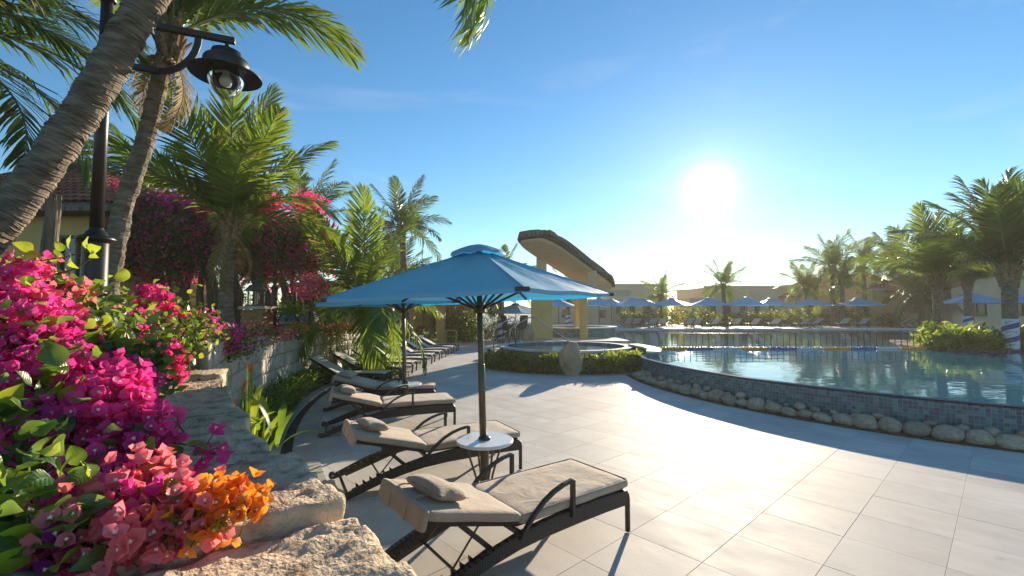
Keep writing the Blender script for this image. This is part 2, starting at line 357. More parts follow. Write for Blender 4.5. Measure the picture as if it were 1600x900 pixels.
def wrap_mat():
    m = mat('wrap_cloth', (.6,.6,.6), rough=.8); Nn, Ll, b = nodes(m)
    t = Nn.new('ShaderNodeTexCoord'); s = Nn.new('ShaderNodeSeparateXYZ'); Ll.new(t.outputs['Object'], s.inputs[0])
    def mth(op, a, b_):
        n = Nn.new('ShaderNodeMath'); n.operation = op
        for i, x in enumerate((a, b_)):
            if isinstance(x, (int, float)): n.inputs[i].default_value = x
            else: Ll.new(x, n.inputs[i])
        return n.outputs[0]
    an = mth('DIVIDE', mth('ARCTAN2', s.outputs[1], s.outputs[0]), 2 * math.pi)
    f = mth('SUBTRACT', mth('DIVIDE', s.outputs[2], .42), an); fl = mth('FLOORED_MODULO', f, 1.0)
    mx = Nn.new('ShaderNodeMix'); mx.data_type = 'RGBA'; mx.inputs['A'].default_value = (.02,.05,.26,1); mx.inputs['B'].default_value = (.62,.62,.64,1)
    Ll.new(mth('GREATER_THAN', fl, .38), mx.inputs['Factor']); Ll.new(mx.outputs['Result'], b.inputs['Base Color'])
    return m
M['wrap'] = wrap_mat()

def globe_mat():
    m = bpy.data.materials.new('clear_globe'); m.use_nodes = True; t = m.node_tree; t.nodes.clear()
    o = t.nodes.new('ShaderNodeOutputMaterial'); mx = t.nodes.new('ShaderNodeMixShader'); fr = t.nodes.new('ShaderNodeFresnel'); fr.inputs[0].default_value = 1.4
    tr = t.nodes.new('ShaderNodeBsdfTransparent'); tr.inputs[0].default_value = (.82,.84,.84,1); g = t.nodes.new('ShaderNodeBsdfGlossy'); g.inputs['Roughness'].default_value = .08
    t.links.new(fr.outputs[0], mx.inputs[0]); t.links.new(tr.outputs[0], mx.inputs[1]); t.links.new(g.outputs[0], mx.inputs[2]); t.links.new(mx.outputs[0], o.inputs[0])
    return m
M['globe'] = globe_mat()
#@@SETTING

# ================================================================== THE SETTING
CX, CY = 11.5, 12.5                            # everything round the deck is concentric about this point
def P(r, deg, z=0.0): return Vector((CX + r * math.cos(R(deg)), CY + r * math.sin(R(deg)), z))
def ring(name, r0, r1, z0, z1, d0, d1, m, n=120, parent=None):
    o = MB().lathe([(r0, z0), (r0, z1), (r1, z1), (r1, z0)][::-1], n, a0=R(d0), a1=R(d1)).build(name, m, parent, loc=(CX, CY, 0))
    return o

g = MB(); g.add([(-3000,-300,-.06),(3000,-300,-.06),(3000,5000,-.06),(-3000,5000,-.06)], [(0,1,2,3)])
struct(g.build('ground', M['sand']))

# paved deck: a bed of mortar and the tiles laid on it
YAW = R(-47.2); T = 0.6
deck = MB(); deck.add([(-30,-8,0),(26,-8,0),(26,31,0),(-30,31,0)], [(0,1,2,3)])
deck = struct(deck.build('deck', M['grout'], loc=(0, 0, -.007)))
org = Vector((2.72, 5.44, 0)); ui = Vector((math.cos(YAW), math.sin(YAW), 0)); vj = Vector((-math.sin(YAW), math.cos(YAW), 0))
cells = []
for i in range(-45, 45):
    for j in range(-45, 45):
        c = org + ui * ((i + .5) * T) + vj * ((j + .5) * T)
        r = math.hypot(c.x - CX, c.y - CY)
        if c.y < 1.2 or c.y > 30 or r > 15.78 and c.y < 15 or r < 7.75 or c.x > 9.5 and c.y > 5: continue
        if c.x < -6.5 or (c.y > 15 and c.x > 3): continue
        px = 800 + F * c.x / c.y
        if px < 300 or px > 1750 or (487 + F * 1.8 / c.y > 1000): continue
        cells.append((c.y, c))
cells.sort(key=lambda t: t[0])
hb = T / 2 - .0010; b_ = .0013
tm = MB(); tm.add([(-hb,-hb,-.012),(hb,-hb,-.012),(hb,hb,-.012),(-hb,hb,-.012),(-hb,-hb,-b_),(hb,-hb,-b_),(hb,hb,-b_),(-hb,hb,-b_),
        (-hb+b_,-hb+b_,0),(hb-b_,-hb+b_,0),(hb-b_,hb-b_,0),(-hb+b_,hb-b_,0)],
       [(0,1,5,4),(1,2,6,5),(2,3,7,6),(3,0,4,7),(4,5,9,8),(5,6,10,9),(6,7,11,10),(7,4,8,11),(8,9,10,11)])
tme = tm.mesh('tile', M['tile'])
for k, (y, c) in enumerate(cells[:300]):
    put('tile', tme, deck, (c.x, c.y, .007 + rng.uniform(-.0006, .0006)), (rng.uniform(-.0006, .0006), rng.uniform(-.0006, .0006), YAW + rng.choice((0, math.pi))))
far = MB(); Rm = Matrix.Rotation(YAW, 3, 'Z')
for y, c in cells[300:]:
    far.add([Rm @ Vector(v) + c + Vector((0, 0, .007)) for v in tm.v[4:]], [(4-4,5-4,9-4,8-4),(1,2,6,5),(2,3,7,6),(3,0,4,7),(4,5,6,7)])
stuff(far.build('tile', M['tile'], deck))

# border strip, drain slot and kerb that curve along the bed below the wall
bs = struct(ring('border_strip', 15.45, 15.75, -.05, .014, 160, 236, M['strip']))
struct(ring('drain_channel', 15.75, 15.885, -.05, .003, 160, 236, M['slot']))  # nearly flush ring; its dark colour stands in for shade inside the slot
struct(ring('kerb', 15.885, 16.05, -.05, .045, 160, 236, M['strip']))
struct(ring('planting_bed', 16.05, 16.7, -.05, .02, 160, 236, M['soil']))
terr = MB()
N_ = 90; vs = []; fs = []
for k in range(N_ + 1):
    d = 238 - 78 * k / N_
    for r, z in ((16.8, 1.12), (17.6, 1.18), (20, 1.2), (30, 1.2), (60, 1.2)):
        p = P(r, d, z); vs.append(p)
for k in range(N_):
    for q in range(4): fs.append((k*5+q, (k+1)*5+q, (k+1)*5+q+1, k*5+q+1))
terr.add(vs, fs); struct(terr.build('terrace_soil', M['soil']))

# ------------------------------------------------------------------ stone retaining wall
wall = thing('stone_wall', 'curved retaining wall of rough pale stone beside the lounger deck', 'wall', P(16.75, 200))
wl = wall.location
def wtop(d): return 1.25 if d > 209.3 else 1.49 - .29 * min(1, (209.3 - d) / 26)
core = MB(); vs = []; fs = []; n = 0
for d0, d1, st in ((236, 209.3, 50), (209.3, 166, 70)):
    vs = []; fs = []
    for k in range(st + 1):
        d = d0 + (d1 - d0) * k / st; h = (1.12 if d0 == 236 else wtop(min(d, 209.2)) - .04)
        for r, z in ((16.60, 0), (16.60, h), (16.98, h), (16.98, 0)): vs.append(P(r, d, z) - wl)
    for k in range(st):
        for q in range(3): fs.append((k*4+q, k*4+q+1, (k+1)*4+q+1, (k+1)*4+q))
    fs += [(0,1,2,3), tuple(st*4+q for q in (3,2,1,0))]
    core.add(vs, fs)
core.build('wall_core', M['mortar'], wall)
def rough(p, a, s, seed): return p + Vector((noise.fractal(p * s + Vector((seed, 0, 0)), .7, 2.1, 4), noise.fractal(p * s + Vector((0, seed, 9)), .7, 2.1, 4), noise.fractal(p * s + Vector((5, 0, seed)), .7, 2.1, 4))) * a
blk = []
for q in range(6):
    blk.append(MB().rbox((0, 0, 0), (1, 1, 1), .13, 4, 3, 4, fn=lambda p, q=q: rough(p, .05, 2.3, q * 7.7)).mesh('stone', M['block'], smooth=True))
nb = 0
for d_start, d_end in ((214.5, 209.4), (209.2, 168.5)):
    z0 = .12
    top_d = lambda d: 1.12 if d > 209.3 else wtop(d)
    for course in range(5):
        hgt = .27
        d = d_start
        while d > d_end:
            w = rng.uniform(.11, .21); dd = math.degrees(w / 16.58); dm = d - dd / 2
            zt = top_d(dm); za = z0 + course * hgt; h = hgt
            if course == 4: h = zt - za
            elif za + h > zt - .1: h = zt - za
            if h > .06 and za < zt:
                p = P(16.60 - rng.uniform(0, .022), dm, za + h / 2) - wl
                o = put('stone', rng.choice(blk), wall, p, (rng.choice((0, math.pi)), 0, R(dm)), (.12, w - .006, h - .006)); nb += 1
            d -= dd
# top stones on the higher run
d = 209.0; topm = []
while d > 168.5:
    w = rng.uniform(.22, .4); dd = math.degrees(w / 16.7)
    put('cap_stone', rng.choice(blk), wall, P(16.77, d - dd/2, wtop(d) - .03) - wl, (0, 0, R(d - dd/2)), (.40, w - .012, .10)); d -= dd
# broad rough cap slabs on the low run, the nearest ones finely cut
d = 234.0; k = 0
cuts = [.62, .5, .46, .34, .36, .40, .52, .58, .62, .66, .7, .7, .6]
while d > 209.6:
    w = cuts[k % len(cuts)]; dd = math.degrees(w / 16.7)
    if d - dd < 209.6: dd = d - 209.5; w = dd * math.pi / 180 * 16.7
    dm = d - dd / 2; near = 213 < d < 230
    nx, ny, nz = (44, 40, 10) if near else (12, 10, 4)
    hz = .19; zc = 1.25 - hz / 2 + (.012, -.014, .018, -.006, .01)[k % 5]
    def fn(p, k=k):
        q = p.copy()
        q += Vector((1, 0, 0)) * noise.fractal(Vector((p.y * 2.2, p.z * 2, k * 5.3)), .8, 2, 3) * .05       # wandering edges
        q += Vector((0, 1, 0)) * noise.fractal(Vector((p.x * 2.6, p.z * 2, k * 3.1 + 40)), .8, 2, 3) * .03
        z = noise.fractal(Vector((p.x * 3.1, p.y * 3.1, k * 9.0)), .8, 2, 4) * .013
        z += noise.fractal(Vector((p.x * 16, p.y * 30, k * 9.0)), .55, 2.1, 5) * .010
        if p.z > 0: q.z += z
        q += Vector((noise.noise(p * 17), noise.noise(p * 17 + Vector((9, 0, 0))), 0)) * .007
        return q
    MB().rbox((0, 0, 0), (.70, w - .012, hz), .016, nx, ny, nz, fn=fn).build('cap_slab', M['slab'], wall, smooth=True, loc=P(16.72, dm, zc) - wl).rotation_euler = (rng.uniform(-.02, .02), rng.uniform(-.015, .03), R(dm))
    d -= dd; k += 1

# ------------------------------------------------------------------ swimming pool
WL = .53
poly = [(CX + 7.78 * math.cos(R(a)), CY + 7.78 * math.sin(R(a))) for a in range(176, 322, 2)]
poly += [(40, 5.5), (60, 20), (60, 33), (30, 33.2), (15, 32.6), (2.2, 32.2), (2.4, 24), (3.2, 18.5), (3.5, 14)]
wm = MB(); wm.add([(x, y, WL) for x, y in poly], [tuple(range(len(poly)))])
struct(wm.build('pool_water', M['water']))
pw = thing('pool_wall', 'curved teal mosaic wall holding the raised pool behind river stones', 'wall', (CX, CY, 0))
MB().lathe([(7.86, -.02), (7.86, WL - .03), (7.845, WL - .012), (7.76, WL - .006), (7.70, WL - .03)], 150, a0=R(176), a1=R(322)).build('mosaic_face', mosaic('pool_mosaic', 7.86), pw)
MB().lathe([(7.866, WL - .038), (7.872, WL - .03), (7.85, WL - .009), (7.80, WL + .004), (7.77, WL + .001)], 150, a0=R(176), a1=R(322)).build('overflow_edge', mat('wet_dark_edge', (.015,.02,.022), (.03,.04,.042), 30, rough=.12), pw)

# river stones laid along its foot
se = thing('stone_edging', 'row of smooth tan river stones along the foot of the mosaic pool wall', 'stones', P(8.05, 230))
stm = []
for q in range(7):
    bm = bmesh.new(); bmesh.ops.create_icosphere(bm, subdivisions=3, radius=1)
    for v in bm.verts:
        v.co += v.co.normalized() * noise.noise(v.co * 1.1 + Vector((q * 11, 0, 0))) * .22
        v.co.z *= .72 + .06 * q % 3
    me = bpy.data.meshes.new('stone'); bm.to_mesh(me); bm.free(); me.materials.append(M['rock'])
    me.polygons.foreach_set('use_smooth', [True] * len(me.polygons)); stm.append(me)
d = 178.0; small = 0
while d < 246:
    w = rng.uniform(.115, .185); dd = math.degrees(2 * w * .93 / 8.1); dm = d + dd / 2
    h = w * rng.uniform(.62, .85)
    put('stone', rng.choice(stm), se, P(8.06 + rng.uniform(-.03, .03), dm, h * .72) - se.location, (rng.uniform(-.2, .2), rng.uniform(-.25, .25), R(dm) + rng.uniform(-.3, .3)), (w * rng.uniform(.75, .95), w, h))
    if rng.random() < .8:
        w2 = rng.uniform(.05, .085)
        put('stone', rng.choice(stm), se, P(7.93, dm + dd / 2, w2 + rng.uniform(.06, .12)) - se.location, (rng.uniform(-.4, .4), rng.uniform(-.3, .3), rng.uniform(0, 6)), (w2, w2 * 1.2, w2 * .8))
    d += dd
gb_ = MB()
gb_.lathe([(7.85, .03), (8.2, .012), (8.28, .002)], 90, a0=R(176), a1=R(250)); struct(gb_.build('stone_bed', M['soil'], loc=(CX, CY, .006)))

# whirlpool basin, raised block at the wall's end
JX, JY, JR, JZ = 1.85, 16.1, 2.3, .62
jz = thing('round_basin', 'round raised whirlpool basin with pale coping behind the hedge', 'basin', (JX, JY, 0))
MB().lathe([(JR, 0), (JR, JZ - .06)], 72).build('mosaic_wall', mosaic('basin_mosaic', JR), jz)
for k in range(18):
    a0, a1 = R(k * 20 + .15), R(k * 20 + 19.85)
    MB().lathe([(JR - .24, JZ - .07), (JR - .24, JZ), (JR + .03, JZ), (JR + .03, JZ - .06)][::-1], 6, a0=a0, a1=a1).build('coping_stone', M['coping'], jz)
MB().lathe([(JR - .24, JZ - .02), (JR - .26, .1)], 72).build('inner_wall', mosaic('basin_inner_mosaic', JR - .24), jz)
MB().lathe([(0.001, JZ - .10), (JR - .25, JZ - .10)], 48).build('basin_water', water_mat('basin_water', (.012,.09,.12), .01, 2.5), jz)
eb = thing('coping_block', 'pale raised coping curving from the round basin to the pool wall end', 'coping', (3.9, 13.6, 0))
pts = [(JX + JR + .05, JY - .25), (4.35, 14.7), (4.3, 13.8), (3.98, 12.9)]
for k in range(3):
    a, b2 = Vector(pts[k]), Vector(pts[k + 1]); d = (b2 - a); n_ = Vector((-d.y, d.x)).normalized() * .17
    q = [a + n_, a - n_, b2 - n_ , b2 + n_]
    MB().prism([(v.x - 3.9, v.y - 13.6) for v in q][::-1], 0, .63).build('block_wall', mosaic('block_mosaic_%d' % k, 1.0), eb)
    q = [a + n_ * 1.15, a - n_ * 1.15, b2 - n_ * 1.15, b2 + n_ * 1.15]
    MB().prism([(v.x - 3.9, v.y - 13.6) for v in q][::-1], .632, .69).build('coping_stone', M['coping'], eb)

# far bank of the pool
fb = MB(); fb.prism([(-3, 32.2), (2.2, 32.2), (15, 32.6), (30, 33.2), (60, 33), (90, 33), (90, 120), (-60, 120), (-60, 40)], -.05, .60)
struct(fb.build('far_terrace', M['strip']))
fe = MB(); q = [(2.0, 32.05), (15, 32.45), (30, 33.05), (60, 32.85)]
for k in range(3): fe.bar((q[k][0], q[k][1], .56), (q[k+1][0], q[k+1][1], .56), .5, .10)
struct(fe.build('far_coping', M['coping']))

#@@OBJECTS
# ================================================================== LOUNGERS
def pillow_mesh(sx, sy, h, name, m, seed=0):
    n = 14; vs = []; fs = []
    for side in (1, -1):
        for i in range(n + 1):
            for j in range(n + 1):
                u = -1 + 2 * i / n; v = -1 + 2 * j / n
                t = max(0, (1 - u * u) * (1 - v * v)) ** .42
                pin = 1 - .10 * (1 - abs(u)) * abs(v) ** 3 - .0
                x = u * sx / 2 * (1 - .07 * (1 - abs(v) ** 2) * abs(u) ** 4); y = v * sy / 2 * (1 - .09 * (1 - abs(u) ** 2) * abs(v) ** 4)
                w = noise.noise(Vector((u * 2.2 + seed, v * 2.2, side))) * .012 * t + math.sin(v * 9 + u * 2) * .003 * (abs(u) > .75)
                vs.append((x, y, side * (h / 2 * t + w) + h * .42))
    q = (n + 1) ** 2
    for i in range(n):
        for j in range(n):
            a = i * (n + 1) + j; fs.append((a, a + n + 1, a + n + 2, a + 1)); fs.append((q + a, q + a + 1, q + a + n + 2, q + a + n + 1))
    b = MB(); b.add(vs, fs); return b.mesh(name, m, smooth=True)

BACK = R(15)
def make_lounger():
    t = thing('sun_lounger', 'lounger', 'sun lounger')
    prof = [(1.055,.325,.115),(.8,.333,.118),(.5,.330,.118),(.2,.316,.112),(-.05,.288,.102),(-.25,.245,.092),(-.45,.187,.082),(-.62,.125,.072),(-.76,.068,.062),(-.85,.036,.05)]
    for s in (-1, 1):
        m = MB(); vs = []; fs = []
        # finely divided beam along the profile
        fine = []
        for a, b in zip(prof, prof[1:]):
            for q in range(3): fine.append([a[i] + (b[i] - a[i]) * q / 3 for i in range(3)])
        fine.append(prof[-1])
        for x, zt, h in fine:
            zb = zt - h if x > .9 else zt - h
            for y, z in ((-.022, zb), (.022, zb), (.026, zb + .012), (.026, zt - .012), (.022, zt), (-.022, zt), (-.026, zt - .012), (-.026, zb + .012)): vs.append((x, s * .335 + y, z + .012))
        k = 8
        for i in range(len(fine) - 1):
            for j in range(k): fs.append((i * k + j, i * k + (j + 1) % k, (i + 1) * k + (j + 1) % k, (i + 1) * k + j))
        fs += [tuple(range(k))[::-1], tuple((len(fine) - 1) * k + j for j in range(k))]
        m.add(vs, fs).build('side_beam', M['rattan'], t)
        MB().tube([(1.0, s * .335, .325), (1.045, s * .335, .320), (1.072, s * .335, .295), (1.08, s * .335, .26), (1.08, s * .335, .0)], .021, 8).build('foot_leg', M['frame'], t, smooth=True)
        w = MB().tube([(-.86, s * .335 - .02, .036), (-.86, s * .335 + .02, .036)], .036, 16)
        wo_ = w.build('wheel', M['frame'], t)
        MB().tube([(-.86, s * .335 - .026, .036), (-.86, s * .335 + .026, .036)], .012, 10).build('axle_cap', M['steel'], wo_)
        # arm: rises in an arc from the hinge and drops to the beam
        arc = [(-.06, s * .375, .27), (.0, s * .375, .345), (.07, s * .375, .415), (.15, s * .375, .475), (.24, s * .375, .52), (.33, s * .375, .548), (.415, s * .375, .562)]
        a = MB()
        for p, q in zip(arc, arc[1:]): a.bar(p, Vector(q) + (Vector(q) - Vector(p)) * .06, .034, .024)
        a.box((.425, s * .375, .43), (.03, .034, .27)); a.build('armrest', M['frame'], t, bevel=.004)
        # toothed rack and props of the backrest
        r0, r1 = Vector((-.24, s * .25, .205)), Vector((-.74, s * .25, .050)); rk = MB(); rk.bar(r0, r1, .016, .035)
        for q in range(6):
            p = r0.lerp(r1, .22 + q * .13); rk.add([p + Vector((-.03, -.008, .01)), p + Vector((.012, -.008, .012)), p + Vector((-.035, -.008, .055)), p + Vector((-.03, .008, .01)), p + Vector((.012, .008, .012)), p + Vector((-.035, .008, .055))],
                                                   [(0,1,2),(5,4,3),(0,3,4,1),(1,4,5,2),(2,5,3,0)])
        rk.build('rack', M['frame'], t)
        MB().bar((-.47, s * .29, .452), (-.20, s * .29, .20), .02, .034).build('back_prop', M['frame'], t, bevel=.003)
        MB().tube([(-.25, s * .20, .395), (-.47, s * .20, .145)], .007, 6).build('prop_rod', M['frame'], t)
    for p, q, w in (((1.06, -.335, .30), (1.06, .335, .30), .03), ((-.80, -.33, .062), (-.80, .33, .062), .022), ((-.47, -.25, .14), (-.47, .25, .14), .014), ((.0, -.33, .27), (.0, .33, .27), .03), ((.55, -.33, .30), (.55, .33, .30), .03)):
        MB().bar(p, q, w, w).build('cross_bar', M['frame'], t)
    MB().box((.51, 0, .338), (1.10, .62, .014)).build('seat_panel', M['rattan'], t)
    Rb = Matrix.Rotation(BACK, 3, 'Y')                           # +x tips down, so the head end rises
    bp = Vector((-.03, 0, .345))
    MB().box(bp + Rb @ Vector((-.36, 0, .0)), (.74, .62, .03), Rb).build('back_panel', M['rattan'], t, bevel=.006)
    def puff(hx, hy, a, sd):
        def f(p):
            q = p.copy(); e = max(0, (1 - (p.x / hx) ** 2)) * max(0, (1 - (p.y / hy) ** 2))
            q.z += (a * e ** .5 if p.z > 0 else -.2 * a * e) + noise.noise(Vector((p.x * 5 + sd, p.y * 5, p.z * 9))) * .005
            return q
        return f
    MB().rbox((.535, 0, .380), (1.13, .69, .064), .024, 22, 14, 4, fn=puff(.57, .35, .007, 0)).build('seat_cushion', M['cushion'], t, smooth=True)
    bc = MB().rbox(bp + Rb @ Vector((-.372, 0, .050)), (.74, .69, .066), .024, 16, 14, 4, rot=Rb, fn=puff(.37, .35, .007, 3))
    bc.rbox(bp + Rb @ Vector((-.738, 0, .022)), (.055, .69, .135), .026, 3, 14, 6, rot=Rb, fn=puff(.03, .35, .004, 6))     # end folded over the frame
    bc = bc.build('back_cushion', M['cushion'], t, smooth=True)
    pip = MB(); hx_, hy_ = .555, .338
    loop = [(.535 + x, y, z_) for z_ in (.409,) for x, y in [(hx_ * c, hy_ * d) for c, d in ((-1,-.94),(-.97,-1),(0,-1),(.97,-1),(1,-.94),(1,0),(1,.94),(.97,1),(0,1),(-.97,1),(-1,.94),(-1,0))]]
    pip.tube(loop, .005, 6, closed=True); pip.build('seat_piping', M['pillow'], t, smooth=True)
    pl = put('pillow', pillow_mesh(.25, .44, .12, 'pillow', M['pillow'], 1.3), t, bp + Rb @ Vector((-.54, 0, .086)), (0, BACK, R(4)))
    for s in (-1, 1):
        st = MB()
        path = [(-.60, s * .12, .112), (-.70, s * .125, .106), (-.757, s * .125, .08), (-.770, s * .125, .02), (-.770, s * .125, -.04)]
        for p, q in zip(path, path[1:]): st.bar(bp + Rb @ Vector(p), bp + Rb @ Vector(q), .018, .004)
        st.build('pillow_strap', M['pillow'], t)
    return t
LG = 'cushioned loungers beside the parasols'
lg = make_lounger(); first = True
for x, y, a, lab in ((-.12, 3.45, 36.5, 'nearest taupe cushioned sun lounger, in the foreground beside the rough stone slabs'),
                     (-1.016, 5.09, 27.5, 'taupe cushioned sun lounger just behind the nearest white parasol table'),
                     (-2.03, 7.20, 19.2, 'sunlit taupe cushioned sun lounger third from the front'),
                     (-2.57, 8.77, 10, 'shaded taupe cushioned sun lounger behind the second parasol table, beside the palm shrub')):
    o = lg if first else copy_tree(lg); first = False
    o.location = (x, y, 0.008); o.rotation_euler = (0, 0, R(a)); tag(o, lab, 'sun lounger', LG)
    for ch in o.children:
        if ch.name.startswith('pillow') and 'strap' not in ch.name: ch.rotation_euler = (rng.uniform(-.05, .05), BACK + rng.uniform(-.05, .08), R(rng.uniform(-12, 12))); ch.location.y += rng.uniform(-.05, .05)
        if ch.name.startswith('seat_cushion'): ch.location = (rng.uniform(-.015, .015), rng.uniform(-.012, .012), 0); ch.rotation_euler = (0, 0, R(rng.uniform(-.8, .8)))

def make_sling():
    t = thing('sling_lounger', 's', 'sun lounger')
    bk = R(30); c_, s_ = math.cos(bk), math.sin(bk)
    for s in (-1, 1):
        m = MB()
        pts = [(1.0, .0), (1.02, .24), (.96, .30), (.6, .315), (.2, .30), (-.05, .27)]
        for a, b in zip(pts, pts[1:]): m.bar((a[0], s * .31, a[1]), (b[0], s * .31, b[1]), .03, .045)
        m.bar((-.05, s * .31, .27), (-.05 - .82 * c_, s * .31, .27 + .82 * s_), .03, .045)
        m.bar((-.02, s * .31, .27), (-.55, s * .31, .0), .03, .04)
        m.build('side_frame', M['frame'], t)
    pm = MB().box((0, 0, 0), (.155, .58, .012)).mesh('sling_panel', M['sling'])
    for k in range(6): put('sling_panel', pm, t, (.93 - k * .172, 0, .318 - .0012 * (k - 1.5) ** 2), (0, 0, 0))
    for k in range(5): d = .09 + k * .165; put('sling_panel', pm, t, (-.05 - d * c_, 0, .275 + d * s_ + .01), (0, bk, 0))
    return t
SG = 'grey sling loungers in a row beyond the palm'
sl_ = make_sling(); names = ['nearest grey sling lounger of the far row, tucked behind the palm trunk', 'second grey sling lounger of the far row', 'third grey sling lounger of the far row', 'fourth grey sling lounger of the far row',
  'middle grey sling lounger of the far row', 'sixth grey sling lounger of the far row', 'seventh grey sling lounger of the far row', 'last but one grey sling lounger of the far row', 'farthest grey sling lounger of the row, next to the rust red ornament']
for k in range(9):
    o = sl_ if k == 0 else copy_tree(sl_)
    o.location = (-4.05 + .07 * k, 11.2 + k * 1.22, .008); o.rotation_euler = (0, 0, R(2 - k * .4)); tag(o, names[k], 'sun lounger', SG)
ORD = 'first second third fourth fifth sixth seventh eighth ninth tenth eleventh twelfth thirteenth fourteenth fifteenth sixteenth seventeenth eighteenth nineteenth twentieth'.split()
for fk, px in enumerate((985, 1000, 1022, 1040, 1078, 1096, 1120, 1160, 1183, 1222, 1260, 1283, 1336, 1362, 1425, 1440)):
    o = copy_tree(sl_); p = W(px, 512.5, .6); o.location = (p.x, 34.2 + (px % 7) * .12, .6); o.rotation_euler = (0, 0, R(78 + (px % 23)))
    tag(o, ORD[fk] + ' from the left of the tiny grey loungers on the far bank', 'sun lounger', 'loungers on the far bank')

# ================================================================== PARASOLS AND TABLES
def canopy_mesh(s, z0, z1, n=10):
    vs = []; fs = []; m = MB()
    for q in range(4):
        a0, a1 = q * math.pi / 2, (q + 1) * math.pi / 2
        A = Vector((math.cos(a0) * s, math.sin(a0) * s, z0)); B = Vector((math.cos(a1) * s, math.sin(a1) * s, z0)); O = Vector((0, 0, z1))
        vs = []
        for i in range(n + 1):
            for j in range(n + 1):
                f = .085 + .915 * i / n; e = A.lerp(B, j / n); p = O.lerp(e, f); v = j / n
                p.z -= .030 * math.sin(math.pi * f) * math.sin(2 * math.pi * v) ** 2 + .012 * f * math.sin(2 * math.pi * v) ** 2
                vs.append(p)
        m.add(vs, [(i*(n+1)+j, (i+1)*(n+1)+j, (i+1)*(n+1)+j+1, i*(n+1)+j+1) for i in range(n) for j in range(n)])
        # hem
        e0 = [vs[n*(n+1)+j] for j in range(n + 1)]; lo = [p + Vector((0, 0, -.035)) for p in e0]
        m.add(e0 + lo, [(j, j+1, n+2+j, n+1+j) for j in range(n)])
    return m
def make_umbrella(simple=False, H=2.44, rim=1.955, s=1.52):
    t = thing('parasol', 'p', 'parasol')
    MB().tube([(0, 0, 0), (0, 0, H - .02)], .030 if not simple else .028, 14).build('pole', M['pole'], t, smooth=True)
    canopy_mesh(s, rim, H, 10 if not simple else 5).build('canopy', M['canopy'], t, smooth=True)
    v = MB(); n = 16; r0, r1, r2 = .25, .235, .12
    vz = [(.275, H - .058), (.262, H - .035), (.20, H + .002), (.11, H + .035), (.04, H + .05), (.002, H + .052)]
    v.lathe(vz, 32)
    v.v = [(x * (1 + .07 * math.cos(4 * math.atan2(y, x)) + .02 * math.sin(9 * math.atan2(y, x))), y * (1 + .07 * math.cos(4 * math.atan2(y, x)) + .02 * math.sin(9 * math.atan2(y, x))), z + .010 * math.cos(8 * math.atan2(y, x)) * (z < H - .02)) for x, y, z in v.v]; v.build('vent_cap', M['canopy'], t, smooth=not simple)
    if simple: return t
    for q in range(4):
        a_ = q * math.pi / 2; d_ = Vector((math.cos(a_), math.sin(a_), 0)); MB().tube([d_ * (s * f) + Vector((0, 0, H + (rim - H) * f + .002)) for f in (.09, .3, .5, .7, .9, 1.0)], .006, 6).build('seam', M['canopy'], t, smooth=True)
        MB().box(d_ * (s - .045) + Vector((0, 0, rim - .012)), (.10, .10, .035), Matrix.Rotation(a_, 3, 'Z')).build('corner_pocket', M['frame'], t, bevel=.008)
    zh = rim - .13
    MB().lathe([(.03, zh - .05), (.055, zh - .045), (.055, zh + .03), (.03, zh + .035)], 16).build('hub', M['frame'], t, smooth=True)
    MB().lathe([(.031, .53), (.036, .532), (.036, 1.25), (.031, 1.255)], 16).build('pole_sleeve', M['pole'], t, smooth=True)
    for k in range(8):
        a = k * math.pi / 4; L = s if k % 2 == 0 else s * .7071
        d = Vector((math.cos(a), math.sin(a), 0)); zt = rim
        top = d * .06 + Vector((0, 0, H - .055)); end = d * (L - .02) + Vector((0, 0, rim - .020))
        MB().bar(top, end, .018, .024).build('rib', M['frame'], t)
        f = .5; mid = top.lerp(end, f) - Vector((0, 0, .02))
        MB().bar(d * .05 + Vector((0, 0, zh)), mid, .016, .022).build('strut', M['frame'], t)
    return t
u1 = make_umbrella(); tag(u1, 'large blue parasol in the foreground, its pole through the nearest white table', 'parasol', 'blue parasols over the lounger deck')
def set_umb(o, x, y, rz, tl, tf=0): o.matrix_world = Matrix.Translation((x, y, .008)) @ Matrix.Rotation(tl, 4, 'Y') @ Matrix.Rotation(tf, 4, 'X') @ Matrix.Rotation(rz, 4, 'Z')
u2 = copy_tree(u1); tag(u2, 'blue parasol mostly hidden behind the foreground parasol, pole through the farther white table', 'parasol', 'blue parasols over the lounger deck')
p1 = W(757, 765); p2 = W(633, 643)
set_umb(u1, p1.x, p1.y, R(-74), -.03); set_umb(u2, p2.x, p2.y, R(-70), -.028)
def make_table():
    t = thing('side_table', 't', 'side table')
    MB().lathe([(.036, .465), (.285, .465), (.291, .470), (.291, .490), (.285, .496), (.036, .496)], 48).build('table_top', M['white_top'], t, smooth=False)
    MB().lathe([(.034, .497), (.062, .497), (.066, .505), (.060, .518), (.040, .526), (.034, .526)], 24).build('collar', M['frame'], t, smooth=True)
    for k in range(4):
        a = k * math.pi / 2 + .5; d = Vector((math.cos(a), math.sin(a), 0))
        MB().tube([d * .19 + Vector((0, 0, .464)), d * .165 + Vector((0, 0, .34)), d * .10 + Vector((0, 0, .15)), d * .065 + Vector((0, 0, .02))], .011, 8).build('leg', M['pole'], t, smooth=True)
    MB().lathe([(.036, 0), (.11, 0), (.11, .012), (.045, .02), (.045, .462), (.036, .462)], 20).build('base_tube', M['pole'], t)
    return t
t1 = make_table(); tag(t1, 'round white table around the foreground parasol pole', 'side table', 'white tables on parasol poles'); t1.location = (p1.x, p1.y, .008)
t2 = copy_tree(t1); tag(t2, 'round white table around the farther parasol pole, among the shaded loungers', 'side table', 'white tables on parasol poles'); t2.location = (p2.x, p2.y, .008)

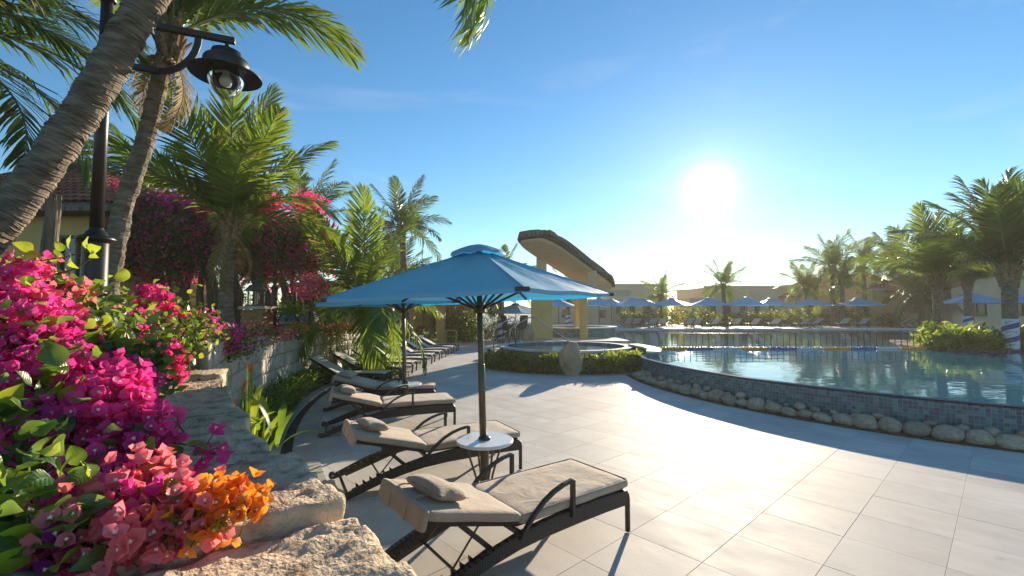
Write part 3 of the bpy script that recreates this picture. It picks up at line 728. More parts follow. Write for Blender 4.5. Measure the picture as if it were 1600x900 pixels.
uf = make_umbrella(True, 2.28, 1.72, 1.95); k = 0
FU = 'blue parasols on the far bank'
for px, Y, z, rz, tagx in ((806, 27.5, .0, 10, 'blue parasol on the far left, seen left of the bar pillar'), (873, 36, .5, 25, 'blue parasol seen between the two bar pillars'), (936, 35.5, .6, 40, 'blue far parasol right of the bar pillars'),
        (955, 38.5, .6, 20, 'blue far parasol overlapped on its left, behind the bar counter'), (988, 35, .6, 50, 'blue far parasol right of the bar counter, front of an overlapping pair'), (1006, 38, .6, 20, 'blue far parasol at the back of the pair right of the bar'),
        (1050, 36, .6, 5, 'blue far parasol in the gap between the tan buildings'), (1106, 36, .6, 35, 'blue far parasol under the small sunlit palm'), (1167, 34.5, .6, 12, 'blue far parasol right of the small sunlit palm, near the sun glare'),
        (1204, 37, .6, 40, 'blue far parasol half hidden by its left neighbour'), (1266, 36.5, .6, 12, 'blue far parasol in front of the pale feathery palm'), (1340, 36, .6, 30, 'blue far parasol below the gabled house'),
        (1521, 27, .6, 20, 'blue parasol right of the bushy palm, before the red roofed house'), (1612, 27, .6, 60, 'blue parasol cut off by the right picture edge')):
    o = uf if k == 0 else copy_tree(uf); k += 1
    p = WD(px, 487, Y); o.location = (p.x, Y, z); o.rotation_euler = (0, 0, R(rz)); tag(o, tagx, 'parasol', FU)
#@@PLANTS
# ================================================================== PALMS
def frond_mesh(bend, seed, name, mats, nl=58, dry=0.0):
    """one feather leaf, 1 unit long, growing along +x and arching down by `bend` radians"""
    r = random.Random(seed); m = MB(); n = 26; pts = []; p = Vector((0, 0, 0)); a = 0.0; tw = r.uniform(-.12, .12); side = r.uniform(-.10, .10)
    for i in range(n + 1):
        pts.append(p.copy()); t = i / n
        a = -bend * (t ** 1.5); d = Vector((math.cos(a), side * t, math.sin(a))).normalized(); p = p + d / n
    m.tube(pts, [.0085 * (1 - .86 * i / n) for i in range(n + 1)], 5, mi=1)
    for s in (-1, 1):
        for k in range(nl):
            t = .10 + .90 * (k + r.uniform(-.25, .25)) / nl; t = min(max(t, .1), .995)
            f = t * n; i = min(int(f), n - 1); P0 = pts[i].lerp(pts[i + 1], f - i); Tn = (pts[i + 1] - pts[i]).normalized()
            Y = Vector((0, 0, 1)).cross(Tn).normalized(); U = Tn.cross(Y)
            al = R(28 + 42 * t ** 1.6) + r.uniform(-.09, .09)
            L = .30 * (math.sin(math.pi * min(1, .10 + .86 * t)) ** .7) * r.uniform(.86, 1.08) * (1 if t < .93 else .8)
            d = (Y * s * math.cos(al) + Tn * math.sin(al) + U * (.30 - .42 * t + r.uniform(-.14, .14))).normalized()
            g = Vector((0, 0, -1)); w = .0100 * r.uniform(.8, 1.15) * (1.1 - .5 * t)
            hang = r.uniform(.10, .34)
            q0 = P0; q1 = P0 + d * L * .38 + g * L * hang * .10; q2 = P0 + d * L * .72 + g * L * hang * .50; q3 = P0 + d * L * (.96 - hang * .25) + g * L * hang * 1.35
            wv = (Tn - d * Tn.dot(d)).normalized(); wv = (wv + U * r.uniform(-.3, .3)).normalized()
            mi = 2 if r.random() < dry else 0
            m.add([q0 - wv * w * .5, q0 + wv * w * .5, q1 - wv * w, q1 + wv * w, q2 - wv * w * .8, q2 + wv * w * .8, q3], [(0,1,3,2),(2,3,5,4),(4,5,6)], mi)
    return m.mesh(name, mats)
rach = mat('leaf_rib', (.14,.17,.04), (.22,.23,.07), 6, rough=.5, rnd=.15)
FR = {}
for kind, mm_, dry in (('green', M['frond'], .03), ('dark', M['frond_dark'], .04)):
    FR[kind] = [[frond_mesh(b, 100 * q + s, 'frond', [mm_, rach, M['frond_dead']], dry=dry) for s in range(3)] for q, b in enumerate((.25, .6, 1.0, 1.5))]
FR['dead'] = [[frond_mesh(1.5, 900 + s, 'dry_frond', [M['frond_dead'], M['fibre'], M['frond_dead']]) for s in range(2)]]

def trunk_mesh(path, r0, r1, seed, ringgap=.05, n=14, flare=.25):
    """ringed trunk along a smooth path"""
    r = random.Random(seed); Pn = [Vector(p) for p in path]; L = sum((b - a).length for a, b in zip(Pn, Pn[1:]))
    k = max(8, int(L / ringgap)); pts = []; rad = []; n = 22 if ringgap < .045 else n
    def at(t):
        t = min(max(t, 0), 1); f = t * (len(Pn) - 1); i = min(int(f), len(Pn) - 2); u = f - i
        p0 = Pn[max(i - 1, 0)]; p1 = Pn[i]; p2 = Pn[i + 1]; p3 = Pn[min(i + 2, len(Pn) - 1)]
        return .5 * ((2 * p1) + (p2 - p0) * u + (2 * p0 - 5 * p1 + 4 * p2 - p3) * u * u + (-p0 + 3 * p1 - 3 * p2 + p3) * u ** 3)
    gaps = [r.uniform(.45, 1.7) for _ in range(k)]; tot = sum(gaps); acc = [0]
    for q in gaps: acc.append(acc[-1] + q / tot)
    for i in range(k):
        t = i / k; base = (r0 + (r1 - r0) * t) * (1 + flare * math.exp(-t * L / .25))
        j = r.uniform(-.022, .022); e = r.uniform(.3, 1.4)
        for dt, f in ((0, 1 + .035 * e + j), (.5 + .2 * r.random(), 1 - .012 * e + j), (.80, 1 - .035 * e)):
            pts.append(at(acc[i] + (acc[i + 1] - acc[i]) * dt)); rad.append(base * f)
    m = MB().tube(pts, rad, n)
    out = []
    for v in m.v:
        v = Vector(v); q = noise.fractal(v * 9 + Vector((seed, 0, 0)), .7, 2.1, 4) * .016 * (r0 / .14)
        out.append(tuple(v + Vector((q, q * .6, 0)) + Vector((0, 0, noise.fractal(v * 5, .8, 2, 3) * .020))))
    m.v = out; return m
def palm(name, label, base, path, r0, r1, nf, fl, seed, kind='green', group=None, wrap=None, pitch=(80, -30), ringgap=.05, az=None, skirt=0, flare=.25, bend=0, gap=None, extra=()):
    """path: points relative to base; leaves sprout from its last point"""
    r = random.Random(seed); t = thing(name, label, 'palm tree', base, 0, group)
    trunk_mesh(path, r0, r1, seed, ringgap, flare=flare).build('trunk', M['trunk'], t, smooth=False)
    top = Vector(path[-1])
    # leaf bases and fibre under the crown
    sh = MB()
    for k in range(16):
        a = k * 2.4 + r.uniform(-.2, .2); d = Vector((math.cos(a), math.sin(a), 0)); z = -.34 * fl / 3 + .5 * fl / 3 * k / 16
        p0 = top + d * r1 * .75 + Vector((0, 0, z - .12)); p1 = p0 + d * (.09 * fl / 3) + Vector((0, 0, .26 * fl / 3)); p2 = p1 + d * .10 * fl / 3 + Vector((0, 0, .14 * fl / 3))
        sh.tube([p0, p1, p2], [r1 * .55, r1 * .36, r1 * .12], 6)
    sh.build('leaf_bases', M['fibre'], t)
    fb_ = MB()
    for k in range(26):
        a = r.uniform(0, 6.28); d = Vector((math.cos(a), math.sin(a), 0)); p0 = top + d * r1 * .9 + Vector((0, 0, r.uniform(-.35, .0) * fl / 3)); L = r.uniform(.1, .3) * fl / 3
        w = Vector((-d.y, d.x, 0)) * r.uniform(.012, .03); p1 = p0 + d * L * .5 + Vector((0, 0, -L)); fb_.add([p0 - w, p0 + w, p1], [(0, 1, 2)])
    stuff(fb_.build('loose_fibre', M['fibre'], t))
    for k in range(nf):
        u = (k + .5) / nf; a = math.degrees(2.39996 * k) + r.uniform(-12, 12) if az is None else az[k % len(az)] + r.uniform(-8, 8)
        if gap and gap[0] < a % 360 < gap[1]: continue
        pt = pitch[0] + (pitch[1] - pitch[0]) * u ** 1.0 + r.uniform(-8, 8)
        bi = min(3, max(0, int(u * 3.2 + bend + r.uniform(-.4, .6))))
        o = put('frond', r.choice(FR[kind][bi]), t, top + Vector((math.cos(R(a)), math.sin(R(a)), 0)) * r1 * .5 + Vector((0, 0, .10 * (1 - u))))
        o.rotation_euler = (Matrix.Rotation(R(a), 3, 'Z') @ Matrix.Rotation(R(-pt), 3, 'Y') @ Matrix.Rotation(r.uniform(-.5, .5), 3, 'X')).to_euler()
        o.scale = (fl * r.uniform(.86, 1.06),) * 3
    for a, pt, bi, f_ in extra:
        o = put('frond', FR[kind][bi][0], t, top); o.rotation_euler = (Matrix.Rotation(R(a), 3, 'Z') @ Matrix.Rotation(R(-pt), 3, 'Y')).to_euler(); o.scale = (f_,) * 3
    for k in range(skirt):
        a = 360 / max(1, skirt) * k + r.uniform(-25, 25)
        o = put('dry_frond', r.choice(FR['dead'][0]), t, top + Vector((0, 0, -.2)))
        o.rotation_euler = (Matrix.Rotation(R(a), 3, 'Z') @ Matrix.Rotation(R(r.uniform(35, 60)), 3, 'Y')).to_euler(); o.scale = (fl * r.uniform(.35, .5),) * 3
    if wrap:
        p0 = Vector(path[0]); p1 = Vector(path[1]); dirn = (p1 - p0).normalized()
        m = MB().tube([p0 + dirn * (wrap[0] + (wrap[1] - wrap[0]) * q / 8) for q in range(9)], r0 * 1.16, 18, cap=False); m.build('trunk_wrap', M['wrap'], t, smooth=True)
    return t
def rel(b, *pts): return [tuple(Vector(p) - Vector(b)) for p in pts]

# leaning trunk that crosses the upper left corner
b = Vector((-4.55, 2.70, 1.15)); q0_, q1_, q2_, q3_, q4_ = WD(-100, 440, 2.8), WD(28, 313, 2.95), WD(110, 200, 3.05), WD(174, 100, 3.12), WD(236, -5, 3.2)
palm('palm_tree', 'thick leaning palm trunk crossing the upper left corner before the lamp post', b, rel(b, b, q0_, q1_, q2_, q3_, q4_, (-1.9, 3.4, 5.4), (-1.4, 3.55, 6.5), (-1.15, 3.6, 7.25)), .112, .10, 14, 3.2, 5, pitch=(75, 5), ringgap=.034, flare=.1, extra=((4, -62, 1, 3.3), (30, -50, 2, 3.2)))
# slimmer trunk behind the lamp post
b = WD(152, 560, 5.2); tp = WD(266, 55, 5.3)
palm('palm_tree', 'slim palm with grey ringed trunk rising behind the tall lamp post', b, rel(b, b, WD(188, 345, 5.2), WD(228, 215, 5.25), tp), .105, .085, 13, 2.6, 21, pitch=(86, 40), ringgap=.05, skirt=2, bend=.2, az=(95, 170, 60, 130, 215, 20, 110, 160, 75, 140, 200, 45, 6))
# palm outside the left edge whose leaves hang into the picture
b = Vector((-6.9, 4.3, 1.15))
palm('palm_tree', 'dark palm leaves hanging into the upper left corner, trunk out of view', b, rel(b, b, (-6.75, 4.35, 3.0), (-6.35, 4.3, 4.75)), .15, .12, 20, 2.7, 33, kind='dark', pitch=(55, 2), bend=.9, az=(0, 20, -15, 40, 8, -30, 60, 100, 150, 200, 250, 300))
# broad palm above the bougainvillea
b = WD(356, 519, 9.0); tp = WD(361, 350, 9.0)
palm('palm_tree', 'broad green palm with short pale trunk in front of the dark bougainvillea', b, rel(b, b, WD(353, 460, 9.0), WD(359, 395, 9.0), tp), .135, .11, 17, 2.75, 47, pitch=(89, 20), ringgap=.055, skirt=3, bend=.1)
# palm in the row of loungers
b = W(574, 592, 0); tp = WD(571, 462, 12.5)
palm('palm_tree', 'low bushy palm growing among the loungers behind the parasols', b, rel(b, b, WD(575, 540, 12.4), tp), .17, .15, 26, 2.75, 52, pitch=(84, -48), ringgap=.06, bend=-.2)
b = WD(635, 520, 21); tp = WD(628, 355, 21)
palm('palm_tree', 'dark palm crown rising behind the low palm, left of the parasol top', b, rel(b, b, WD(632, 430, 21), tp), .17, .13, 18, 2.6, 58, kind='dark', pitch=(85, -35), group='background palms')
b = WD(487, 520, 17); tp = WD(478, 345, 17)
palm('palm_tree', 'pale green palm crown behind the right end of the bougainvillea', b, rel(b, b, tp), .17, .13, 16, 2.5, 61, pitch=(80, -35), group='background palms')
b = WD(235, 520, 15); tp = WD(228, 300, 15)
palm('palm_tree', 'palm behind the bougainvillea, leaves showing left of the broad palm', b, rel(b, b, tp), .17, .13, 14, 2.4, 64, kind='dark', pitch=(70, -35), group='background palms')
# right bank
RB = 'palms on the right bank of the pool'
b = WD(1580, 547, 14.8); b.z = .55; tp = WD(1577, 424, 14.9)
palm('palm_tree', 'big palm with spiral blue and white trunk wrap at the right edge', b, rel(b, b, WD(1578, 500, 14.8), tp), .175, .20, 19, 3.5, 71, kind='dark', pitch=(89, 36), group=RB, wrap=(-.02, 1.02), bend=-.2)
b = WD(1467, 527, 19); b.z = .7; tp = WD(1464, 436, 19)
palm('palm_tree', 'bushy upright palm with white band round its trunk foot, left of the wrapped palm', b, rel(b, b, tp), .17, .17, 19, 3.0, 77, pitch=(89, 22), group=RB, bend=.0)
b = WD(1512, 515, 24); b.z = .6; tp = WD(1512, 440, 24)
palm('palm_tree', 'palm with wrapped trunk seen between the two big right palms', b, rel(b, b, tp), .17, .16, 14, 3.0, 80, kind='dark', pitch=(88, 20), group=RB, wrap=(.0, .95))
for px, Y, ty, fl, sd, kd, nf, lab in ((1440, 34, 462, 3.0, 85, 'dark', 22, 'low shaggy dark palm before the gabled house'), (1352, 40, 408, 2.5, 88, 'dark', 14, 'thin tall palm above the gabled house'), (1398, 42, 412, 3.4, 91, 'dark', 18, 'dark palm between the thin palm and the bushy palm'),
        (1303, 38, 420, 3.3, 94, 'green', 18, 'tall palm right of the sun glare, over the far bank'), (1262, 39, 452, 2.6, 97, 'green', 18, 'pale feathery palm left of the tall far palm'), (1133, 40, 446, 2.4, 99, 'green', 18, 'small sunlit palm in front of the tan building'), (1036, 41, 462, 2.2, 103, 'green', 16, 'small drooping palm at the corner of the left tan building'),
        (1318, 37, 440, 2.2, 107, 'dark', 14, 'short palm beside the tall far palm')):
    b = WD(px, 512, Y); b.z = .6; tp = WD(px - 3, ty, Y)
    palm('palm_tree', lab, b, rel(b, b, tp), .2, .15, nf, fl, sd, kind=kd, pitch=(84, -32), group='palms on the far bank')
for px, Y, ty, lab in ((620, 24, 440, 'palm with striped trunk wrap left of the pavilion'), (783, 27, 440, 'palm with striped trunk wrap left of the bar'), (888, 40, 452, 'far palm seen between the bar pillars')):
    b = WD(px, 525, Y); b.z = 0.0; tp = WD(px, ty, Y)
    palm('palm_tree', lab, b, rel(b, b, tp), .2, .17, 16, 2.6, px, kind='dark', pitch=(75, -40), group='palms around the pavilion', wrap=(.2, 1.5))

# ================================================================== SHRUBS AND FLOWERS
def cloud(pts, size, mats, name, parent, asp=.55, fold=.25, up=.3, outward=None, smin=.6, kind='stuff', mix=None, loc=None):
    """many small folded leaves at the given points, joined"""
    n = len(pts); pts = np.asarray(pts, float); d = nr.normal(size=(n, 3)); d[:, 2] += up
    if outward is not None: d += outward
    d /= np.linalg.norm(d, axis=1)[:, None]
    a = nr.normal(size=(n, 3)); s = np.cross(d, a); s /= np.linalg.norm(s, axis=1)[:, None]; nn = np.cross(d, s)
    L = size * nr.uniform(smin, 1.25, n)[:, None]; w = L * asp * .5
    v = np.stack([pts, pts + d * L * .45 + s * w + nn * w * fold, pts + d * L, pts + d * L * .45 - s * w + nn * w * fold], 1).reshape(-1, 3)
    me = bpy.data.meshes.new(name); me.vertices.add(4 * n); me.vertices.foreach_set('co', v.astype(np.float32).ravel())
    tri = np.arange(n)[:, None] * 4 + np.array([0, 1, 2, 0, 2, 3])[None]; me.loops.add(6 * n); me.loops.foreach_set('vertex_index', tri.astype(np.int32).ravel())
    me.polygons.add(2 * n); me.polygons.foreach_set('loop_start', np.arange(2 * n, dtype=np.int32) * 3)
    mats = mats if isinstance(mats, (list, tuple)) else [mats]
    for m in mats: me.materials.append(m)
    if len(mats) > 1:
        pr = mix or [1 / len(mats)] * len(mats); mi = nr.choice(len(mats), n, p=pr); me.polygons.foreach_set('material_index', np.repeat(mi, 2).astype(np.int32))
    me.update(calc_edges=True); me.validate()
    o = put(name, me, parent, loc)
    if kind: o['kind'] = kind
    return o
def blob_points(blobs, n, shell=.55, lump=.25):
    """points through the outer part of lumpy ellipsoids (x,y,z,rx,ry,rz)"""
    vol = np.array([b[3] * b[4] * b[5] for b in blobs]) ** (2 / 3); vol /= vol.sum(); out = []
    for b, f in zip(blobs, vol):
        k = max(4, int(n * f)); d = nr.normal(size=(k, 3)); d /= np.linalg.norm(d, axis=1)[:, None]
        ph = nr.uniform(0, 6.28, 6); bump = 1 + lump * (np.sin(d[:, 0] * 5 + ph[0]) * np.sin(d[:, 1] * 6 + ph[1]) + .6 * np.sin(d[:, 2] * 9 + ph[2]) * np.sin(d[:, 0] * 11 + ph[3]))
        r = (shell + (1 - shell) * nr.random(k) ** .6) * bump
        out.append(np.array(b[:3]) + d * r[:, None] * np.array(b[3:6]))
    return np.concatenate(out)
def shrub(name, label, cat, base, blobs, n, size, mats, group=None, mix=None, asp=.5, up=.3, flowers=None, stems=5, shell=.5):
    """blobs relative to base"""
    t = thing(name, label, cat, base, 0, group); r = random.Random(len(blobs) * 31 + n)
    cloud(blob_points(blobs, n, shell), size, mats, 'foliage', t, asp, up=up, mix=mix)
    st = MB()
    for k in range(stems):
        b = blobs[k % len(blobs)]; e = Vector(b[:3]) + Vector((r.uniform(-.5, .5) * b[3], r.uniform(-.5, .5) * b[4], .2 * b[5]))
        p0 = Vector((b[0] * .45 + r.uniform(-.05, .05), b[1] * .45 + r.uniform(-.05, .05), 0)); st.tube([p0, p0.lerp(e, .5) + Vector((r.uniform(-.1, .1), r.uniform(-.1, .1), .05)), e], [.022, .015, .006], 5)
    stuff(st.build('branches', M['stem'], t))
    if flowers:
        for nm, fm, fn_, fs_, bl in flowers:
            pt = blob_points(bl or blobs, fn_, .9, .2)
            if not bl: pt = pt[pt[:, 2] > np.quantile(pt[:, 2], .35)]
            # bunch the petals
            pt = np.repeat(pt[::5], 5, 0) + nr.normal(size=(len(pt[::5]) * 5, 3)) * fs_ * .8
            cloud(pt, fs_, fm, nm, t, .85, up=.4)
    return t

# ---- close bougainvillea: papery three-bract flowers in bunches, single leaves, stems
def bract_cluster(seed, m, nfl=11, s=.029):
    r = random.Random(seed); b = MB()
    for k in range(nfl):
        c = Vector((r.gauss(0, .031), r.gauss(0, .031), r.gauss(0, .024))); ax = (c * 18 + Vector((r.uniform(-.5, .5), r.uniform(-.5, .5), r.uniform(.1, .9)))).normalized()
        x = ax.orthogonal().normalized(); y = ax.cross(x); ph = r.uniform(0, 6)
        b.tube([Vector((0, 0, -.02)), c], .0016, 4, mi=2)
        for q in range(3):
            a = ph + q * 2.094; d = x * math.cos(a) + y * math.sin(a); sd = ax.cross(d); L = s * r.uniform(.85, 1.25); w = L * r.uniform(.52, .66); op = r.uniform(.35, .85)
            f = (d * op + ax * (1 - op * .45)).normalized(); nn = sd.cross(f)
            P0 = c + d * .002; M1 = P0 + f * L * .30; M2 = P0 + f * L * .68 + d * L * .06
            vs = [P0, M1 - sd * w * .85 - nn * w * .35, M1 + nn * w * .15, M1 + sd * w * .85 - nn * w * .35, M2 - sd * w * .86 - nn * w * .25, M2 + nn * w * .12, M2 + sd * w * .86 - nn * w * .25, P0 + f * L * .98 + d * L * .16]
            b.add(vs, [(0,2,1),(0,3,2),(1,2,5,4),(2,3,6,5),(4,5,7),(5,6,7)])
        if r.random() < .55:
            p = c + ax * s * .62; star = [p]
            for q in range(10):
                a = q * .628; rr = .0062 if q % 2 == 0 else .0026; star.append(p + (x * math.cos(a) + y * math.sin(a)) * rr + ax * .001)
            b.add(star, [(0, 1 + q, 1 + (q + 1) % 10) for q in range(10)], 1)
            b.tube([c, p], .0016, 4, mi=1)
    return b.mesh('flower', [m, M['white_petal'], M['stem']], smooth=True)
def leaf_mesh(seed, m):
    r = random.Random(seed); b = MB(); n = 9; vs = []; L = 1.0
    cu = r.uniform(-.3, .35); wv_ = r.uniform(0, 6)
    for i in range(n + 1):
        t = i / n; w = .34 * math.sin(math.pi * min(1, .05 + t ** .68 * .95)) ** .85 if i < n else .0; z = -.16 * t * t + cu * t * (1 - t)
        for s in (-1, 0, 1): vs.append((t * L, s * w, z + abs(s) * w * .30 + math.sin(t * 9 + s * 2 + wv_) * .035 * abs(s)))
    for i in range(n):
        for s in (0, 1): fs_ = (i*3+s, (i+1)*3+s, (i+1)*3+s+1, i*3+s+1); b.add([], []); b.f.append(fs_); b.m.append(0)
    b.v = [tuple(v) for v in vs]; return b.mesh('leaf', m, smooth=True)
def veined(src):
    m = M[src].copy(); m.name = src + '_veined'; Nn, Ll, b = nodes(m); t = Nn.new('ShaderNodeTexCoord'); sp_ = Nn.new('ShaderNodeSeparateXYZ'); Ll.new(t.outputs['Object'], sp_.inputs[0])
    def mth(op, a, c):
        n = Nn.new('ShaderNodeMath'); n.operation = op
        for i, x in enumerate((a, c)):
            if x is None: continue
            if isinstance(x, (int, float)): n.inputs[i].default_value = x
            else: Ll.new(x, n.inputs[i])
        return n.outputs[0]
    ay = mth('ABSOLUTE', sp_.outputs[1], None); sv = mth('ABSOLUTE', mth('SINE', mth('MULTIPLY', mth('SUBTRACT', sp_.outputs[0], mth('MULTIPLY', ay, .7)), 22.0), None), None)
    side = mth('MULTIPLY', mth('LESS_THAN', sv, .14), .10); v = mth('MAXIMUM', mth('LESS_THAN', ay, .014), side)
    old = b.inputs['Base Color'].links[0].from_socket; mx = Nn.new('ShaderNodeMix'); mx.data_type = 'RGBA'; mx.inputs['B'].default_value = (.20,.28,.07,1)
    Ll.new(mth('MULTIPLY', v, .55), mx.inputs['Factor']); Ll.new(old, mx.inputs['A']); Ll.new(mx.outputs['Result'], b.inputs['Base Color'])
    bp = Nn.new('ShaderNodeBump'); bp.inputs['Distance'].default_value = .002; bp.inputs['Strength'].default_value = .3; Ll.new(mth('SUBTRACT', sv, mth('MULTIPLY', mth('LESS_THAN', ay, .02), .5)), bp.inputs['Height']); Ll.new(bp.outputs[0], b.inputs['Normal'])
    b.inputs['Roughness'].default_value = .32
    return m
VN = {k: veined(k) for k in ('leaf', 'leaf_lime', 'leaf_dark')}
CL = {k: [bract_cluster(10 * i + j, M[k]) for j in range(4)] for i, k in enumerate(('magenta', 'coral', 'orange', 'crimson', 'purple'))}
LV = {k: [leaf_mesh(j, VN[k]) for j in range(5)] for k in ('leaf', 'leaf_lime', 'leaf_dark')}
def bougain(name, label, base, spec, leaves, inner, seed, stems=()):
    """spec: list of (px, py, distance, radius in m, colour weights, number of flower bunches)"""
    r = random.Random(seed); t = thing(name, label, 'bougainvillea', base); B = Vector(base)
    for px, py, D, rad, cols, n, sz in spec:
        c = WD(px, py, D)
        for k in range(n):
            d = Vector((r.gauss(0, 1), r.gauss(0, 1), r.gauss(0, 1))).normalized() * rad * r.uniform(.55, 1.0)
            if d.y > 0: d.y *= .35
            o = put('flower', r.choice(CL[r.choice(cols)]), t, c + d - B, (r.uniform(-.9, .9), r.uniform(-.9, .9), r.uniform(0, 6.28)), sz * r.uniform(.8, 1.2))
            dd = (d.normalized() + Vector((.1, -.5, .5))).normalized(); o.rotation_euler = (dd.to_track_quat('Z', 'Y').to_matrix() @ Matrix.Rotation(r.uniform(0, 6), 3, 'Z')).to_euler()
    for px, py, D, rad, cols, n, sz in leaves:
        c = WD(px, py, D)
        for k in range(n):
            d = Vector((r.gauss(0, .6), r.gauss(0, .6), r.gauss(0, .6))) * rad
            dr = (Vector((r.uniform(-.3, 1), r.uniform(-1, .2), r.uniform(-.4, .8)))).normalized()
            o = put('leaf', r.choice(LV[r.choice(cols)]), t, c + d - B, None, sz * r.uniform(.7, 1.25))
            o.rotation_euler = (dr.to_track_quat('X', 'Z').to_matrix() @ Matrix.Rotation(r.uniform(-1.2, 1.2), 3, 'X')).to_euler()
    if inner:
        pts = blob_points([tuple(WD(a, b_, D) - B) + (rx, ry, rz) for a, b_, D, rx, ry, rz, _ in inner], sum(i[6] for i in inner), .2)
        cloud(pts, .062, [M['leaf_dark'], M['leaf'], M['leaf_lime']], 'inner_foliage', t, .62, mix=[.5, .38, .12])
    for path, rd in stems:
        m = MB().tube([p if isinstance(p, Vector) else WD(*p) for p in path], rd, 6); m.v = [tuple(Vector(v) - B) for v in m.v]; m.build('stem', M['stem'], t, smooth=True)
    return t
mg, cr, og, cm, pu = ['magenta'], ['coral', 'coral', 'magenta'], ['orange', 'orange', 'coral'], ['crimson', 'magenta'], ['purple', 'magenta']
G_, Lm, Dk = ['leaf', 'leaf', 'leaf_lime'], ['leaf_lime', 'leaf'], ['leaf_dark', 'leaf']
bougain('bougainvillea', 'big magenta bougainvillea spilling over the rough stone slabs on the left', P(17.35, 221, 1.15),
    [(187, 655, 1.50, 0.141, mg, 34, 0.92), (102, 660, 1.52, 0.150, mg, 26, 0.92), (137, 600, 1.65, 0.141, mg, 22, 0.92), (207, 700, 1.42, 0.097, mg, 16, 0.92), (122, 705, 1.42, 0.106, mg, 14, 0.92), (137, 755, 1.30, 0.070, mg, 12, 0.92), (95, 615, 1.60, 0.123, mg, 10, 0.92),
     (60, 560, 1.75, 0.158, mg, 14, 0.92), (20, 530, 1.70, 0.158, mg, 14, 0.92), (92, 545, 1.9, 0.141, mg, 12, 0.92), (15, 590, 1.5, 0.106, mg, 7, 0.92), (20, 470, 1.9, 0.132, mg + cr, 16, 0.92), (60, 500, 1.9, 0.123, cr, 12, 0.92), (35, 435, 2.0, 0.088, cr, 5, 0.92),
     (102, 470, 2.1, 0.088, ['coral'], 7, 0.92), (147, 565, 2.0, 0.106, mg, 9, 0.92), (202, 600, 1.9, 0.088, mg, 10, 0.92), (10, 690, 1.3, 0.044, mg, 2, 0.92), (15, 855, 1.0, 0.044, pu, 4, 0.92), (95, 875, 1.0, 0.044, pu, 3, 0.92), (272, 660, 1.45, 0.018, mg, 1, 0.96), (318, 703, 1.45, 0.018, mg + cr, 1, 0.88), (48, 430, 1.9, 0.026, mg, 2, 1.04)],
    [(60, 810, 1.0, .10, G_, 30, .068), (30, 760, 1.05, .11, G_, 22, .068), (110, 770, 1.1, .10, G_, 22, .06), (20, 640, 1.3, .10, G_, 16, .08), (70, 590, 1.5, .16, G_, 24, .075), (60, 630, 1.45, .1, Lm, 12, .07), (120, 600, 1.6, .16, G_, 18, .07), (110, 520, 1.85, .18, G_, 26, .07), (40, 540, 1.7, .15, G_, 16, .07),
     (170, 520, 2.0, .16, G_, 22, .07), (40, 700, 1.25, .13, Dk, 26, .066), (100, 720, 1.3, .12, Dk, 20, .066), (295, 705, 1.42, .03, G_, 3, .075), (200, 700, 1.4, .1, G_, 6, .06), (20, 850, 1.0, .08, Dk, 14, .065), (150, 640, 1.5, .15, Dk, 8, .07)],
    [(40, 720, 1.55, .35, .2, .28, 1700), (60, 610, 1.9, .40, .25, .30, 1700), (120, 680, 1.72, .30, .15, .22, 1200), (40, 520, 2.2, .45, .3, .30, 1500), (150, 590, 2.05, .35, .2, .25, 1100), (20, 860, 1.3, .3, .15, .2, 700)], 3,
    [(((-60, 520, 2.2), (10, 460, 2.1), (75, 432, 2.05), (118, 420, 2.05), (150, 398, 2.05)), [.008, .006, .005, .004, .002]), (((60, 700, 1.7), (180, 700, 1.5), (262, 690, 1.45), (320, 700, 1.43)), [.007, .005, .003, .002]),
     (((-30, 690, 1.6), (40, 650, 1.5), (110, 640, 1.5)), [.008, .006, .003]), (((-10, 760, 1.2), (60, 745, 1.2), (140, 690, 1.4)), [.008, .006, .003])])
bougain('bougainvillea', 'spray of coral and orange bougainvillea lying on the nearest stone slabs', W(120, 850, 1.25),
    [(105, 838, 1.02, .035, ['coral'], 4, .85), (150, 828, 1.04, .04, ['coral'], 6, .85), (200, 812, 1.06, .04, cr, 7, .85), (145, 780, 1.14, .045, cr, 7, .85), (205, 768, 1.14, .045, cr, 8, .85), (240, 758, 1.15, .04, ['coral', 'coral', 'orange'], 7, .85), (268, 782, 1.1, .03, cr, 5, .85), (225, 830, 1.04, .035, ['coral'], 6, .85),
     (262, 822, 1.06, .03, ['coral'], 5, .8), (305, 788, 1.1, .03, ['coral', 'coral', 'orange'], 5, .8), (318, 818, 1.06, .025, ['coral', 'orange'], 4, .75), (348, 778, 1.1, .024, ['orange', 'coral'], 4, .72), (376, 786, 1.09, .02, ['orange'], 3, .7), (384, 806, 1.06, .016, ['orange'], 2, .65), (190, 858, 1.0, .025, ['coral'], 3, .8)],
    [(90, 822, 1.0, .05, G_, 9, .07), (170, 835, 1.02, .05, G_, 9, .055), (245, 800, 1.07, .04, G_, 9, .05), (290, 822, 1.05, .03, G_, 8, .05), (345, 815, 1.05, .025, G_, 6, .045), (150, 800, 1.08, .05, Dk, 8, .055), (372, 800, 1.07, .02, Lm, 3, .04), (215, 790, 1.1, .05, Lm, 5, .05)], [], 9,
    [(((20, 830, 1.08), (120, 822, 1.10), (200, 812, 1.11), (280, 806, 1.11), (350, 800, 1.10)), [.004, .0035, .003, .0025, .0015])])
